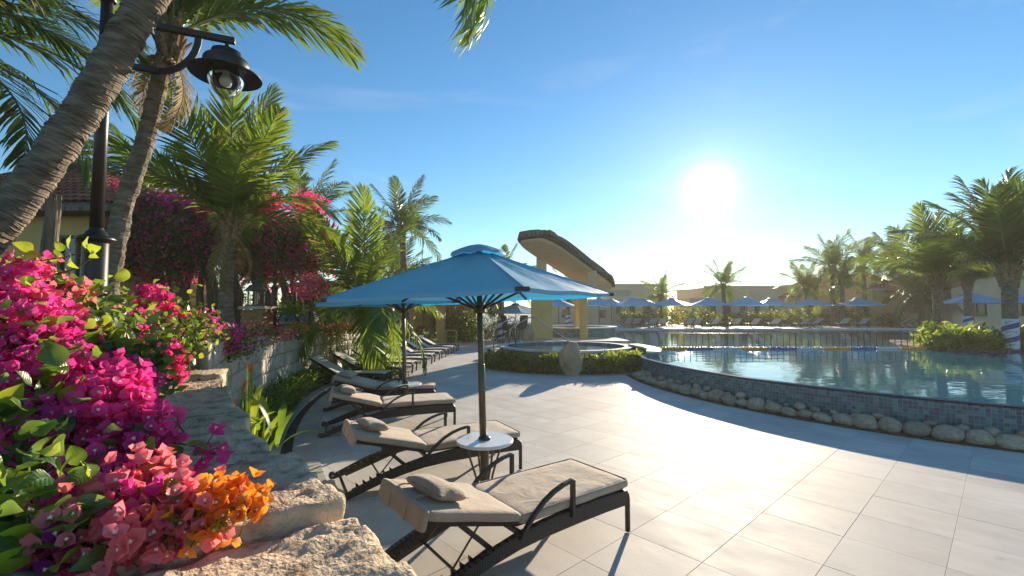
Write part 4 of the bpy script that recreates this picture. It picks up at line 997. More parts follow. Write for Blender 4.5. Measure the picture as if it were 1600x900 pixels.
bougain('bougainvillea', 'crimson and magenta bougainvillea bush at the foot of the lamp post and slim palm', P(17.3, 210, 1.15),
    [(238, 560, 3.3, .16, cm, 18, 1.0), (268, 570, 3.4, .12, cm, 12, 1.0), (200, 540, 3.0, .20, mg, 22, 1.0), (190, 510, 3.2, .14, mg, 10, 1.0), (225, 515, 3.6, .16, cm, 14, 1.0), (250, 480, 3.9, .14, cm, 16, 1.0), (235, 460, 4.1, .10, cm, 8, 1.0), (275, 505, 4.1, .14, cm, 12, 1.0), (110, 490, 2.6, .16, ['coral', 'magenta'], 12, 1.0), (70, 470, 2.5, .12, cr, 10, 1.0),
     (95, 500, 2.5, .12, ['coral'], 10, 1.0), (150, 500, 2.8, .12, cr, 6, 1.0), (300, 525, 4.4, .14, pu + cm, 12, 1.0), (320, 508, 4.8, .14, mg, 12, 1.0)],
    [(215, 500, 3.6, .25, Lm, 40, .075), (200, 470, 4.0, .20, G_, 34, .075), (240, 530, 3.4, .22, Lm, 26, .07), (270, 530, 3.8, .2, G_, 22, .07), (180, 545, 2.9, .2, G_, 22, .075), (130, 520, 2.6, .2, G_, 22, .075), (290, 490, 4.3, .2, Lm, 26, .07), (90, 455, 2.5, .15, G_, 12, .07)],
    [(200, 545, 3.5, .5, .35, .28, 2200), (250, 520, 4.2, .5, .35, .28, 2000), (120, 540, 3.0, .5, .3, .30, 1800)], 13)
# slender twig with fresh leaves in front of the lamp post
tw = thing('leafy_twig', 'slender sunlit twig with fresh yellow green leaves before the lamp post', 'twig', WD(15, 420, 2.0))
B0 = tw.location.copy()
m = MB().tube([WD(*p) - B0 for p in ((10, 425, 2.0), (60, 408, 2.0), (100, 402, 2.0), (140, 392, 2.0))], [.004, .0035, .003, .002], 6); m.build('stem', M['stem'], tw)
for px, py, dx, dz, s_ in ((62, 395, -.2, -.5, .085), (52, 390, -.6, .3, .07), (112, 398, .5, -.7, .085), (108, 388, .2, .9, .06), (98, 392, -.3, .8, .05), (138, 390, 1, .1, .07), (134, 388, .3, .9, .055), (142, 396, .9, -.4, .05), (20, 415, -.5, .4, .06)):
    o = put('leaf', rng.choice(LV['leaf_lime']), tw, WD(px, py, 2.0) - B0, None, s_); d = Vector((dx, -.35, dz)).normalized(); o.rotation_euler = (d.to_track_quat('X', 'Y').to_matrix() @ Matrix.Rotation(rng.uniform(-.6, .6), 3, 'X')).to_euler()

# flower bed along the top of the wall, farther off
def bedplant(label, px, py, D, rx, fm, n=900, size=.07, lab_cat='bougainvillea', h=.22, lf=None):
    b = WD(px, py, D); b.z = 1.15
    return shrub('flowering_shrub', label, lab_cat, b, [(0, 0, h, rx, .35, h), (rx * .5, .1, h * .9, rx * .6, .3, h * .9), (-rx * .5, 0, h * .9, rx * .6, .3, h * .8)], n, size, lf or [M['leaf'], M['leaf_lime'], M['leaf_dark']], 'flowering shrubs on the wall', flowers=[('blossoms', fm, int(n * .8), size * .75, None)], stems=4)
bedplant('purple bougainvillea hanging over the wall below the broad palm', 345, 520, 5.9, .42, [M['purple'], M['magenta']], 1000, .06)
bedplant('lime leaved shrub with magenta flowers left of the broad palm trunk', 300, 508, 5.6, .45, [M['magenta'], M['crimson']], 1200, .07, h=.26, lf=[M['leaf_lime'], M['leaf']])
bedplant('coral red flowering shrub right of the broad palm trunk', 398, 518, 8.6, .5, [M['coral'], M['crimson']], 900, .06, h=.2)
bedplant('low pink flowers at the foot of the second lamp post', 428, 522, 9.6, .4, [M['magenta'], M['coral']], 600, .06, h=.14)
bedplant('yellow green bush with orange flowers beside the dark pot', 458, 521, 10.4, .28, [M['orange']], 500, .06, h=.2, lf=[M['leaf_lime']])
bedplant('pink flowered ground cover behind the pale end of the wall', 515, 514, 12.6, .7, [M['coral'], M['magenta']], 900, .06, h=.17)
bedplant('small pink flowered shrub at the far end of the wall', 552, 516, 13.6, .5, [M['coral']], 500, .06, h=.16)

# ---- big dark bougainvillea arbour behind: trunks, dark mass, blossoms on top
def arbour(label, px0, px1, ytop, ybot, Y, cols, n, seed):
    a, b = WD(px0, ybot, Y), WD(px1, ytop, Y); cx = (a.x + b.x) / 2; base = Vector((cx, Y, 1.15)); hw = (b.x - a.x) / 2; hz = (b.z - a.z) / 2; zc = (a.z + b.z) / 2 - 1.15
    r = random.Random(seed); t = thing('bougainvillea_arbour', label, 'bougainvillea', base, 0, 'dark bougainvillea arbours')
    bl = [(r.uniform(-.75, .75) * hw, r.uniform(-.9, .9), zc + r.uniform(-.45, .45) * hz, hw * r.uniform(.35, .5), r.uniform(.7, 1.1), hz * r.uniform(.45, .62)) for _ in range(9)]
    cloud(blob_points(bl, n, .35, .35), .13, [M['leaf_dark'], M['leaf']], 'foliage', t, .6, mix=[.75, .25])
    tops = [(r.uniform(-.85, .85) * hw, r.uniform(-.8, .5), zc + hz * r.uniform(.45, 1.1), hw * .24, .45, hz * .20) for _ in range(14)]
    pt = blob_points(tops, n // 2, .3, .5); pt = np.repeat(pt[::6], 6, 0) + nr.normal(size=(len(pt[::6]) * 6, 3)) * .09
    cloud(pt, .095, cols, 'blossoms', t, .85)
    pt = blob_points(bl, n // 3, .97, .3); pt = np.repeat(pt[::8], 8, 0) + nr.normal(size=(len(pt[::8]) * 8, 3)) * .11
    cloud(pt, .09, cols, 'blossoms', t, .85)
    for k in range(4):
        x = (-.7 + k * .45) * hw; m = MB()
        for s in range(3): m.tube([(x + s * .12, s * .1, -.1), (x + .1 * s + r.uniform(-.15, .15), 0, zc * .45), (x + r.uniform(-.4, .4), 0, zc)], [.11, .09, .06], 7)
        m.build('trunk', M['stem'], t, smooth=True)
    return t
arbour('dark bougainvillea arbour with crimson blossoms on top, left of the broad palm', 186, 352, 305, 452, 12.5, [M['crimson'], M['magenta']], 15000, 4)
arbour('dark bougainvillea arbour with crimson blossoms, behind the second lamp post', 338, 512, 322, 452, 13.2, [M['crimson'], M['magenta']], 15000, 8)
b = WD(485, 450, 11.6); t = shrub('bougainvillea_branch', 'bright pink bougainvillea branch hanging before the peach wall', 'bougainvillea', (b.x, b.y, 1.2), [(0, 0, b.z - 1.2, .42, .3, .22)], 260, .07, [M['leaf'], M['leaf_lime']], flowers=[('blossoms', [M['magenta'], M['coral']], 700, .075, [(0, 0, b.z - 1.2, .42, .3, .24)])], stems=3)
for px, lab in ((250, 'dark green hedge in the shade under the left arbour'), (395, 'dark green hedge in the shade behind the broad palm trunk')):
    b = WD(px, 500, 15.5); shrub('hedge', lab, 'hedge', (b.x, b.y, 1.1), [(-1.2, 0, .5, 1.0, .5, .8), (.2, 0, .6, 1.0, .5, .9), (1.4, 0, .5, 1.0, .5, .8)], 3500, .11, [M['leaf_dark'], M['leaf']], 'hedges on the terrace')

# ---- strap-leaved plants in the bed below the wall
def strap_mesh(seed, n, L, W_, m, erect=.75):
    r = random.Random(seed); b = MB()
    for k in range(n):
        a = r.uniform(0, 6.28); d = Vector((math.cos(a), math.sin(a), 0)); l = L * r.uniform(.6, 1.1); w = W_ * r.uniform(.7, 1.2); e = erect * r.uniform(.7, 1.25); p = d * r.uniform(.0, .05); pts = []
        th = min(1.45, e * 1.35); q = p.copy(); s = Vector((-d.y, d.x, 0))
        for i in range(7):
            t = i / 6; pts.append((q.copy(), w * (math.sin(math.pi * min(1, .12 + t * .86)) ** .7) if i < 6 else .001)); q = q + (d * math.cos(th) + Vector((0, 0, 1)) * math.sin(th)) * l / 6; th -= r.uniform(.12, .34)
        vs = []
        for c, ww in pts: vs += [c - s * ww, c + Vector((0, 0, -ww * .35)), c + s * ww]
        b.add(vs, [(i*3+j, i*3+j+1, (i+1)*3+j+1, (i+1)*3+j) for i in range(6) for j in range(2)])
    return b.mesh('leaves', m, smooth=True)
sp = WD(392, 700, 3.35); hp = thing('broad_leaf_plant', 'sunlit broad leaved plant with orange buds below the stone slabs', 'plant', (sp.x, sp.y, .02))
for k in range(34):
    r_ = rng.uniform(0, 6.28); one = strap_mesh(500 + k, 1, rng.uniform(.30, .46), .030, M['leaf_lime'] if k % 3 else M['leaf'], 1.0)
    put('leaf', one, hp, (rng.gauss(0, .09), rng.gauss(0, .08), rng.uniform(.62, 1.0)), (rng.uniform(-.2, .2), rng.uniform(-.2, .2), r_))
for k in range(9):
    x, y = rng.gauss(0, .09), rng.gauss(0, .08); st = MB().tube([(x * .4, y * .4, 0), (x, y, .7), (x * 1.3, y * 1.3, 1.08 + .04 * k)], [.01, .008, .005], 6); st.build('stalk', M['leaf_lime'], hp)
    if k % 3 == 0:
        bd = MB()
        for q in range(5): bd.tube([(x * 1.3, y * 1.3, 1.08 + .04 * k), (x * 1.3 + rng.uniform(-.03, .03), y * 1.3 + rng.uniform(-.03, .03), 1.16 + .04 * k)], [.008, .001], 5)
        bd.build('bud', M['orange'], hp)
stuff(put('lower_leaves', strap_mesh(77, 90, .62, .028, [M['leaf']], 1.0), hp, (0, 0, .25)))
SP = [strap_mesh(600 + k, 34, .72, .022, [M['leaf'], M['leaf_lime']][k % 2], .9) for k in range(5)]
d = 203.5; k = 0
while d > 171 and k < 20:
    t = thing('strap_leaf_plant', ORD[k] + ' clump of green strap leaves below the stone wall, counted from the camera', 'plant', P(16.33 + rng.uniform(-.12, .12), d, .02), rng.uniform(0, 6), 'strap leaved plants in the bed')
    put('leaves', SP[k % 5], t, (0, 0, 0), None, rng.uniform(.75, 1.2))
    put('leaves', SP[(k + 2) % 5], t, (.08, .22, 0), (0, 0, 2), rng.uniform(.7, 1.0)); put('leaves', SP[(k + 3) % 5], t, (-.05, -.2, 0), (0, 0, 4), rng.uniform(.6, .9))
    d -= rng.uniform(1.35, 1.85); k += 1
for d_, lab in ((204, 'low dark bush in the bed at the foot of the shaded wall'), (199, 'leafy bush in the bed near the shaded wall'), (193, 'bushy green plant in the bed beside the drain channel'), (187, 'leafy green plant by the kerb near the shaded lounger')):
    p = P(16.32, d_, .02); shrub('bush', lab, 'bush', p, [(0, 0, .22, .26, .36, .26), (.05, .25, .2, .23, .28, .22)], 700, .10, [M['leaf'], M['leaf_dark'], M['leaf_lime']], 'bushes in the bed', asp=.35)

# ---- shrubs round the low palm, the hedge round the basin, other greenery
p = W(588, 592); shrub('bush', 'low feathery green bush round the foot of the low palm', 'bush', (p.x, p.y, 0), [(-.35, 0, .18, .5, .35, .28), (.35, -.05, .16, .55, .35, .26), (0, .1, .2, .5, .4, .3)], 3800, .10, [M['leaf'], M['leaf_dark']], asp=.25, up=.8)
hb_ = []
hedge = thing('hedge', 'low green hedge curving round the whirlpool basin', 'hedge', (JX, JY - 2.6, 0))
for a in np.linspace(200, 335, 26):
    x, y = JX + 2.75 * math.cos(R(a)), JY + 2.75 * math.sin(R(a)); hb_.append((x - JX, y - JY + 2.6, .24, .32, .34, .32 + .05 * math.sin(a)))
hb_ = [q for q in hb_ if not (abs(q[0] + JX - 1.74) < .26 and q[1] + JY - 2.6 < 13.7)]
cloud(blob_points(hb_, 12000, .45), .11, [M['leaf'], M['leaf_dark'], M['leaf_lime']], 'foliage', hedge, .35, up=.6, mix=[.5, .3, .2])
for k_, a in enumerate(np.linspace(203, 332, 30)):
    if not 262 < a < 274: put('grass_tuft', SP[k_ % 5], hedge, (2.95 * math.cos(R(a)), 2.95 * math.sin(R(a)) + 2.6, 0), (0, 0, a), rng.uniform(.5, .8))
lime = [(JX + 2.9 * math.cos(R(a)) - JX, 2.9 * math.sin(R(a)) + 2.6, .38, .28, .28, .2) for a in (292, 302, 312, 322, 330)]
cloud(blob_points(lime, 1200, .6), .12, [M['leaf_lime']], 'foliage', hedge, .4, up=.6)
for px, py, Y, rx, rz, n, lab in ((598, 525, 17.5, .75, .85, 2600, 'round light green bush left of the second parasol pole'), (655, 522, 22, .7, .5, 1500, 'dark bush in front of the pavilion pillar'), (715, 520, 27, 1.4, 1.1, 3200, 'dark green bush right of the pavilion'), (752, 520, 28.5, 1.4, .9, 2800, 'dark bush behind the foreground parasol pole'), (795, 520, 29, 1.2, .8, 2200, 'bush behind the dark high chairs')):
    b = W(px, 487 + F * 1.8 / Y, 0); shrub('bush', lab, 'bush', (b.x, Y, 0), [(0, 0, rz * .9, rx, .8, rz), (-rx * .5, .2, rz * .7, rx * .7, .7, rz * .8), (rx * .5, -.1, rz * .7, rx * .7, .7, rz * .8)], n, .13, [M['leaf'], M['leaf_dark']], 'bushes round the pavilion', asp=.45)
# planted island on the right
isl = [(14.0, 15.7), (14.4, 15.1), (15.2, 14.8), (17, 14.6), (24, 14.8), (24, 20), (16.5, 20), (14.8, 17.5)]
struct(MB().prism(isl, .2, .57).build('planted_island', M['soil']))
for x, y, rx, rz, n, mi, lab in ((14.75, 15.5, .55, .36, 2600, ['leaf', 'leaf_lime'], 'leafy bush at the left end of the planted island'), (15.5, 15.3, .7, .38, 2600, ['leaf', 'leaf_lime'], 'leafy bush in the middle of the planted island'), (15.3, 16.4, .7, .5, 2400, ['leaf_lime', 'leaf'], 'taller lime green bush at the back of the planted island'), (17.2, 15.4, .9, .5, 2400, ['leaf', 'leaf_lime'], 'leafy bush at the right edge behind the wrapped palm'), (16.3, 16.2, .7, .45, 2200, ['leaf', 'leaf_dark'], 'dark leafy bush beside the wrapped palm trunk')):
    shrub('bush', lab, 'bush', (x, y, .55), [(0, 0, rz * .6, rx, .6, rz), (-.4, -.1, rz * .5, rx * .6, .5, rz * .8), (.4, -.2, rz * .5, rx * .6, .5, rz * .8)], int(n * .8), .19, [M[q] for q in mi], 'bushes on the planted island', asp=.40, up=.7, shell=.35)
fern = thing('fern', 'upright bright green fern among the island bushes', 'fern', (15.2, 15.6, .57))
put('leaves', strap_mesh(88, 40, 1.2, .03, [M['leaf_lime']], 1.1), fern)
for k, (x, y) in enumerate(((14.7, 15.15), (15.9, 15.05), (17.2, 15.0))):
    t = thing('fern', ('low fern at the left front of the planted island', 'arching fern left of the wrapped palm foot', 'arching fern right of the wrapped palm foot')[k], 'fern', (x, y, .57)); put('leaves', SP[k], t, (0, 0, 0), None, 1.1)
# greenery on the far bank
for k, px in enumerate(range(985, 1480, 27)):
    Y = 38 + (px * 7 % 5) * .9; b = WD(px, 512, Y); rz = .55 + .5 * ((px * 13) % 10) / 10
    shrub('bush', ORD[k] + ' from the left of the green bushes behind the far loungers', 'bush', (b.x, Y, .6), [(0, 0, rz * .8, 1.0, .7, rz), (.6, 0, rz * .6, .7, .6, rz * .7)], 900, .22, [M['leaf'], M['leaf_lime'], M['leaf_dark']], 'bushes on the far bank', asp=.45, stems=2)
#@@BUILT
# ================================================================== LAMP POSTS
def lamp_post(label, base, ztop, arm_dir, sc_=1.0, group='black lamp posts'):
    t = thing('lamp_post', label, 'lamp post', base, 0, group); H = ztop - base[2]; hc = min(1.2, H * .45)
    MB().lathe([(.115, 0), (.115, .05), (.085, .08), (.078, hc - .03), (.080, hc)], 24).build('lower_column', M['iron'], t, smooth=True)
    MB().lathe([(.078, hc - .01), (.083, hc), (.112, hc + .012), (.12, hc + .025), (.108, hc + .04), (.07, hc + .055), (.062, hc + .08), (.05, hc + .085), (.042, hc + .11)], 28).build('collar', M['iron'], t, smooth=True)
    MB().tube([(0, 0, hc + .05), (0, 0, H + .10)], [.043, .038], 20).build('upper_pole', M['iron'], t, smooth=True)
    MB().lathe([(.05, H + .10), (.056, H + .105), (.056, H + .135), (.001, H + .15)], 20).build('pole_cap', M['iron'], t, smooth=True)
    d = Vector((math.cos(arm_dir), math.sin(arm_dir), 0)); L = .80 * sc_; za = H - .02
    MB().bar(Vector((0, 0, za)), d * (L + .06) + Vector((0, 0, za)), .045, .05).build('upper_arm', M['iron'], t, bevel=.006)
    MB().bar(Vector((0, 0, za - .36)), d * .34 + Vector((0, 0, za - .36)), .04, .045).build('lower_arm', M['iron'], t, bevel=.006)
    arc = [d * (.30 + .30 * math.sin(a)) + Vector((0, 0, za - .37 + .35 * (1 - math.cos(a)))) for a in [q * math.pi / 2 / 8 for q in range(9)]]
    br = MB()
    for p, q in zip(arc, arc[1:]): br.bar(p, q + (q - p) * .1, .012, .05)
    br.build('curved_brace', M['iron'], t)
    ln = put('lantern', None, t, d * L + Vector((0, 0, za - .025)), None, .93)
    # lantern: stem, two-step housing, wide brim, clear pointed globe, bulb
    MB().tube([(0, 0, 0), (0, 0, -.09)], .017, 10).build('stem', M['iron'], ln, smooth=True)
    MB().lathe([(.001, -.075), (.10, -.08), (.118, -.09), (.122, -.135), (.128, -.14), (.128, -.155), (.175, -.165), (.182, -.18), (.182, -.25), (.178, -.258)], 36).build('housing', M['iron'], ln, smooth=True)
    MB().lathe([(.175, -.252), (.20, -.262), (.24, -.278), (.285, -.300), (.288, -.308), (.282, -.307), (.20, -.272), (.15, -.262)], 44).build('brim', M['iron'], ln, smooth=True)
    MB().lathe([(.15, -.262), (.152, -.31), (.143, -.36), (.118, -.42), (.075, -.475), (.03, -.508), (.001, -.516)], 32).build('glass_globe', M['globe'], ln, smooth=True)
    MB().lathe([(.001, -.255), (.028, -.26), (.028, -.30), (.045, -.33), (.052, -.36), (.042, -.395), (.001, -.41)], 18).build('bulb', mat('white_bulb', (.6,.58,.52), rough=.3), ln, smooth=True)
    return t
pb = WD(148, 420, 3.4)
lamp_post('tall black lamp post with bell lantern near the leaning palm trunk', (pb.x, 3.4, 1.12), WD(181, 22, 3.4).z, math.atan2(.35, .86))
pb = WD(428, 500, 12.0)
lamp_post('second black lamp post farther off, before the dark bougainvillea', (pb.x, 12.0, 1.2), WD(432, 357, 12).z, R(15))
sp_ = WD(660, 400, 30); t = thing('street_light', 'thin grey street light with small head behind the low palm', 'street light', (sp_.x, 30, 0))
MB().tube([(0, 0, 0), (0, 0, 7.1)], [.06, .045], 8).build('pole', M['steel'], t); MB().tube([(0, 0, 6.5), (.2, 0, 6.9), (.5, 0, 7.15)], .03, 6).build('arm', M['steel'], t); MB().rbox((.62, 0, 7.16), (.4, .18, .1), .04).build('lamp_head', M['frame'], t)

# ================================================================== BUILDINGS
def window(parent, c, w, h, axis='y', depth=.06, fm=None):
    """opening with frame and panes; c = centre on the wall face (local), facing -y or +x"""
    rot = Matrix.Identity(3) if axis == 'y' else Matrix.Rotation(R(90), 3, 'Z')
    c = Vector(c); m = MB()
    fm = fm or M['wood']
    for dx, dz, ww, hh in ((0, h/2, w + .1, .06), (0, -h/2, w + .1, .06), (-w/2, 0, .06, h - .06), (w/2, 0, .06, h - .06), (0, 0, .045, h - .06)):
        m.box(c + rot @ Vector((dx, -.03, dz)), (ww, .07, hh), rot)
    f = m.build('window', fm, parent)
    for s in (-1, 1): MB().box(c + rot @ Vector((s * w / 4, .0, 0)), (w / 2 - .06, .012, h - .07), rot).build('pane', M['glass'], f)
    return f
def hip_roof(w, d, h, over=.5, th=.12):
    x, y = w / 2 + over, d / 2 + over; r = max(0, x - y); m = MB()
    top = [(-r, 0, h), (r, 0, h)] if x >= y else [(0, -(y - x), h), (0, y - x, h)]
    vs = [(-x, -y, 0), (x, -y, 0), (x, y, 0), (-x, y, 0)] + top + [(-x, -y, -th), (x, -y, -th), (x, y, -th), (-x, y, -th)]
    m.add(vs, [(0, 1, 5, 4), (1, 2, 5), (2, 3, 4, 5), (3, 0, 4), (0, 6, 7, 1), (1, 7, 8, 2), (2, 8, 9, 3), (3, 9, 6, 0), (9, 8, 7, 6)]) if x >= y else m.add(vs, [(0, 1, 4), (1, 2, 5, 4), (2, 3, 5), (3, 0, 4, 5), (0, 6, 7, 1), (1, 7, 8, 2), (2, 8, 9, 3), (3, 9, 6, 0), (9, 8, 7, 6)])
    return m, x, y
def roof_rows(m, x, y, h, n):                      # low battens of tile courses on the front slope
    pass
# ochre house on the left with a clay tile roof
hx = WD(182, 300, 10.5); house = thing('ochre_house', 'ochre house with red clay tile roof behind the leaning palm', 'house', (hx.x - 3.4, 13.0, 1.15))
hw, hd, hh = 5.6, 4.2, 2.95
MB().box((0, 0, hh / 2), (hw, hd, hh)).build('wall', M['yellow_wall'], house)
rm, rx_, ry_ = hip_roof(hw, hd, 1.75, .62, .1)
rf = rm.build('roof', M['wood'], house, loc=(0, 0, hh + .1))
tl = MB(); n = 7
vs = []; fs = []
for i in range(n + 1):
    a = math.pi * i / n
    for y in (0, -.34): vs.append((.085 * math.cos(a) * (1 if y == 0 else 1.12), y, .05 * math.sin(a) + (0 if y == 0 else .028)))
for i in range(n): fs.append((2*i, 2*i+1, 2*i+3, 2*i+2))
tl.add(vs, fs); tlm = tl.mesh('roof_tile', M['terracotta'], smooth=True)
sl_front = math.atan2(1.75, ry_); cnt = 0; restm = MB()
for face in ('front', 'right'):
    run = math.hypot(ry_, 1.75) ; rows = int(run / .27)
    for r_ in range(rows):
        u = (r_ + 1) * .27
        half = (rx_ if face == 'front' else ry_); f = u / run                    # distance from the ridge
        wid = ((rx_ - ry_) + ry_ * f) if face == 'front' else ry_ * f
        ncol = int(2 * wid / .19)
        for c in range(ncol):
            s = -wid + (c + .5) * 2 * wid / max(1, ncol)
            if face == 'front': pos = Vector((s, -ry_ * f + .30 * math.cos(sl_front), 1.75 * (1 - f) + .30 * math.sin(sl_front) + .015)); rz = 0
            else: pos = Vector(((rx_ - ry_) + ry_ * f - .30 * math.cos(sl_front), s, 1.75 * (1 - f) + .30 * math.sin(sl_front) + .015)); rz = math.pi / 2
            rotm = Matrix.Rotation(rz, 3, 'Z') @ Matrix.Rotation(sl_front, 3, 'X')
            near_ = (face == 'front' and s > .2) or face == 'right'
            if near_ and cnt < 300 and (face == 'front' or s < .6): o = put('roof_tile', tlm, rf, pos, rotm.to_euler()); cnt += 1
            else: restm.add([rotm @ Vector(v) + pos for v in tl.v], tl.f)
stuff(restm.build('roof_tile', M['terracotta'], rf, smooth=True))
window(house, (2.2, -hd / 2, 1.95), .8, 1.0); window(house, (-.6, -hd / 2, 1.7), 1.0, 1.3); window(house, (hw / 2, 0, 1.8), .9, 1.1, 'x')
MB().box((0, -hd / 2 - .02, .25), (hw + .06, .06, .5)).build('plinth', M['tan_wall'], house)
pp = WD(76, 420, 5.6); ps = thing('wooden_post', 'weathered grey wooden post standing before the ochre house', 'post', (pp.x, 5.6, 1.15))
n = 40; m = MB().tube([(.012 * math.sin(q * .2), 0, 2.1 * q / n) for q in range(n + 1)], [.10 - .0008 * q for q in range(n + 1)], 20)
m.v = [tuple(Vector(v) + Vector((v[0], v[1], 0)) * (.22 * noise.fractal(Vector((v[0] * 16, v[1] * 16, v[2] * .9)), .8, 2, 4))) for v in m.v]; m.build('shaft', M['wood'], ps)
# peach building and open pavilion behind the loungers
pc = WD(512, 480, 19.0)
ph = thing('peach_building', 'peach walled building behind the low palm, dark doorway at its side', 'building', (pc.x, 21.2, 0))
MB().box((0, 0, 1.4), (3.6, 4, 2.8)).build('wall', M['peach_wall'], ph); hm, a_, b_2 = hip_roof(3.6, 4, .35, .3); hm.build('roof', M['terracotta'], ph, loc=(0, 0, 2.93))
MB().box((0, -2.06, 1.0), (3.7, .1, .12)).build('ledge', M['coping'], ph)
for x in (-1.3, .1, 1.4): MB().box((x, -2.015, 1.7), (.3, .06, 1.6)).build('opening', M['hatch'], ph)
pvp = WD(668, 500, 26)
pv = thing('pavilion', 'open pavilion with ochre pillars and clay tile eave', 'pavilion', (pvp.x + .15, 27, 0))
for x, y in ((-1.1, -1.2), (.55, -.6), (.95, .9), (-1.1, 1.4), (-3.4, -1.2), (-3.4, 1.4), (2.2, 1.4)): MB().box((x, y, 1.25), (.5, .5, 2.5)).build('pillar', M['yellow_wall'], pv, bevel=.02)
MB().box((-.8, 2.4, 1.2), (7, .2, 2.4)).build('back_wall', M['peach_wall'], pv); MB().box((-.7, .3, 2.6), (6.6, 4.2, .2)).build('beam', M['soffit'], pv)
hm, a_, b_2 = hip_roof(6.6, 4.2, 1.0, .5); hm.build('roof', M['terracotta'], pv, loc=(-.7, .3, 2.75))
cht = thing('ochre_chair', 'small ochre wooden chair on the pavilion terrace', 'chair', (pvp.x + 1.35, 26.0, 0))
for x in (-.3, .3):
    for y in (-.25, .25): MB().box((x, y, .38), (.06, .06, .76)).build('leg', M['ochre_wood'], cht)
MB().box((0, 0, .40), (.6, .5, .05)).build('seat', M['ochre_wood'], cht); MB().box((0, .27, .72), (.6, .04, .07)).build('back_rail', M['ochre_wood'], cht)
for s in (-1, 1): MB().box((s * .3, 0, .62), (.05, .5, .05)).build('arm_rail', M['ochre_wood'], cht)
# tan flat roofed blocks beyond the pool
def block(label, px0, px1, ytop, Y, d, m, wins=5, parapet=True):
    a, b = WD(px0, ytop, Y), WD(px1, ytop, Y); w = b.x - a.x; h = a.z - .6
    t = thing('flat_roofed_building', label, 'building', ((a.x + b.x) / 2, Y + d / 2, .6), 0, 'tan buildings beyond the pool')
    MB().box((0, 0, h / 2), (w, d, h)).build('wall', m, t)
    for yy in (-d/2 + .08, d/2 - .08): MB().box((0, yy, h + .09), (w + .2, .36, .18)).build('parapet', M['tan_wall'], t)
    for k in range(wins): window(t, (-w / 2 + (k + .5) * w / wins, -d / 2, h * .42), w / wins * .34, h * .34)
    return t
block('tan flat roofed building left of the sun, right of the thatched roof', 955, 1042, 446, 50, 8, M['tan_wall'], 4)
block('long tan flat roofed building below the sun', 1102, 1262, 449, 52, 9, M['tan_wall'], 7)
block('small tan block between the two flat roofed buildings', 1078, 1104, 468, 49, 5, M['peach_wall'], 2)
block('low ochre wall building behind the far left parasols', 840, 955, 470, 47, 5, M['peach_wall'], 4)
def gable(label, px, Y, w, d, eave, ridge, m):
    p = WD(px, 487, Y); t = thing('gabled_house', label, 'house', (p.x, Y + d / 2, .6), 0, 'houses beyond the right bank')
    MB().prism([(-w/2, -d/2), (w/2, -d/2), (w/2, d/2), (-w/2, d/2)], 0, eave).add([(-w/2, -d/2, eave), (w/2, -d/2, eave), (0, -d/2, ridge - .1), (-w/2, d/2, eave), (w/2, d/2, eave), (0, d/2, ridge - .1)], [(0, 1, 2), (5, 4, 3)]).build('wall', m, t)
    for s in (-1, 1):
        x1 = s * (w / 2 + .5); zl = eave - .5 * (ridge - eave) / (w / 2); m_ = MB(); e = .14
        vs = [(0, -d/2 - .5, ridge), (x1, -d/2 - .5, zl), (x1, d/2 + .5, zl), (0, d/2 + .5, ridge)]; m_.add(vs + [(a, b, c + e) for a, b, c in vs], [(0,1,2,3)[::1], (7,6,5,4), (0,4,5,1), (1,5,6,2), (2,6,7,3), (3,7,4,0)]); r_ = m_.build('roof_slope', M['terracotta'], t)
        tb = MB(); k = 0
        for q in range(1, 16):
            f = q / 16; tb.box((x1 * f, 0, ridge + (zl - ridge) * f + e + .012), (.05, d + .98, .035), Matrix.Rotation(0, 3, 'Y'))
        stuff(tb.build('tile_courses', M['terracotta'], r_))
    for x in (-w * .3, 0, w * .3): window(t, (x, -d / 2, eave * .5), w * .14, eave * .4)
    return t
gable('gabled house with clay tile roof behind the thin tall palm', 1352, 46, 9.5, 9, 3.0, 5.0, M['tan_wall'])
gable('red roofed house behind the big wrapped palm', 1585, 33, 9, 8, 3.0, 4.6, M['peach_wall'])
b = WD(1500, 487, 38); t = thing('ochre_wall', 'long ochre garden wall behind the bushy right palm', 'wall', (b.x, 38.5, .6)); MB().box((0, 0, 1.5), (14, .3, 3.0)).build('wall_face', M['yellow_wall'], t); MB().box((0, 0, 3.05), (14.2, .45, .12)).build('wall_cap', M['coping'], t)
b = WD(1440, 487, 41); t = thing('ochre_wall', 'ochre wall piece between the gabled house and the bushy palm', 'wall', (b.x, 41.5, .6)); MB().box((0, 0, 1.4), (7, .3, 2.8)).build('wall_face', M['yellow_wall'], t); MB().box((0, 0, 2.85), (7.2, .45, .12)).build('wall_cap', M['coping'], t)

# ================================================================== POOL BAR
bar = thing('pool_bar', 'pool bar with ochre pillars under a tilted thatched roof', 'bar', (2.2, 20.8, 0))
o0 = bar.location
pl = WD(847, 520, 20.6); pr_ = WD(912, 520, 21.3); pq = WD(903, 520, 23.5)
MB().box((pl.x - o0.x, 20.9 - o0.y, 1.62), (.95, .7, 2.15)).build('pillar', M['yellow_wall'], bar, bevel=.015)
MB().box((pr_.x - o0.x, 21.4 - o0.y, 1.62), (.30, .5, 2.15)).build('pillar', M['yellow_wall'], bar, bevel=.015)
MB().box((pq.x - o0.x, 23.5 - o0.y, 1.62), (.28, .5, 2.15)).build('pillar', M['yellow_wall'], bar, bevel=.015)
MB().box((.9, .2, .27), (4.0, 2.4, .54)).build('plinth', M['coping'], bar)
MB().bar((pl.x - o0.x - .3, .1, 2.72), (pr_.x - o0.x + 2.4, 1.6, 2.72), .5, .26).build('beam', M['soffit'], bar)
ctr = Vector((3.4, 24.0, 0))
cn = thing('bar_counter', 'round mosaic bar counter with white top beside the bar pillars', 'counter', ctr)
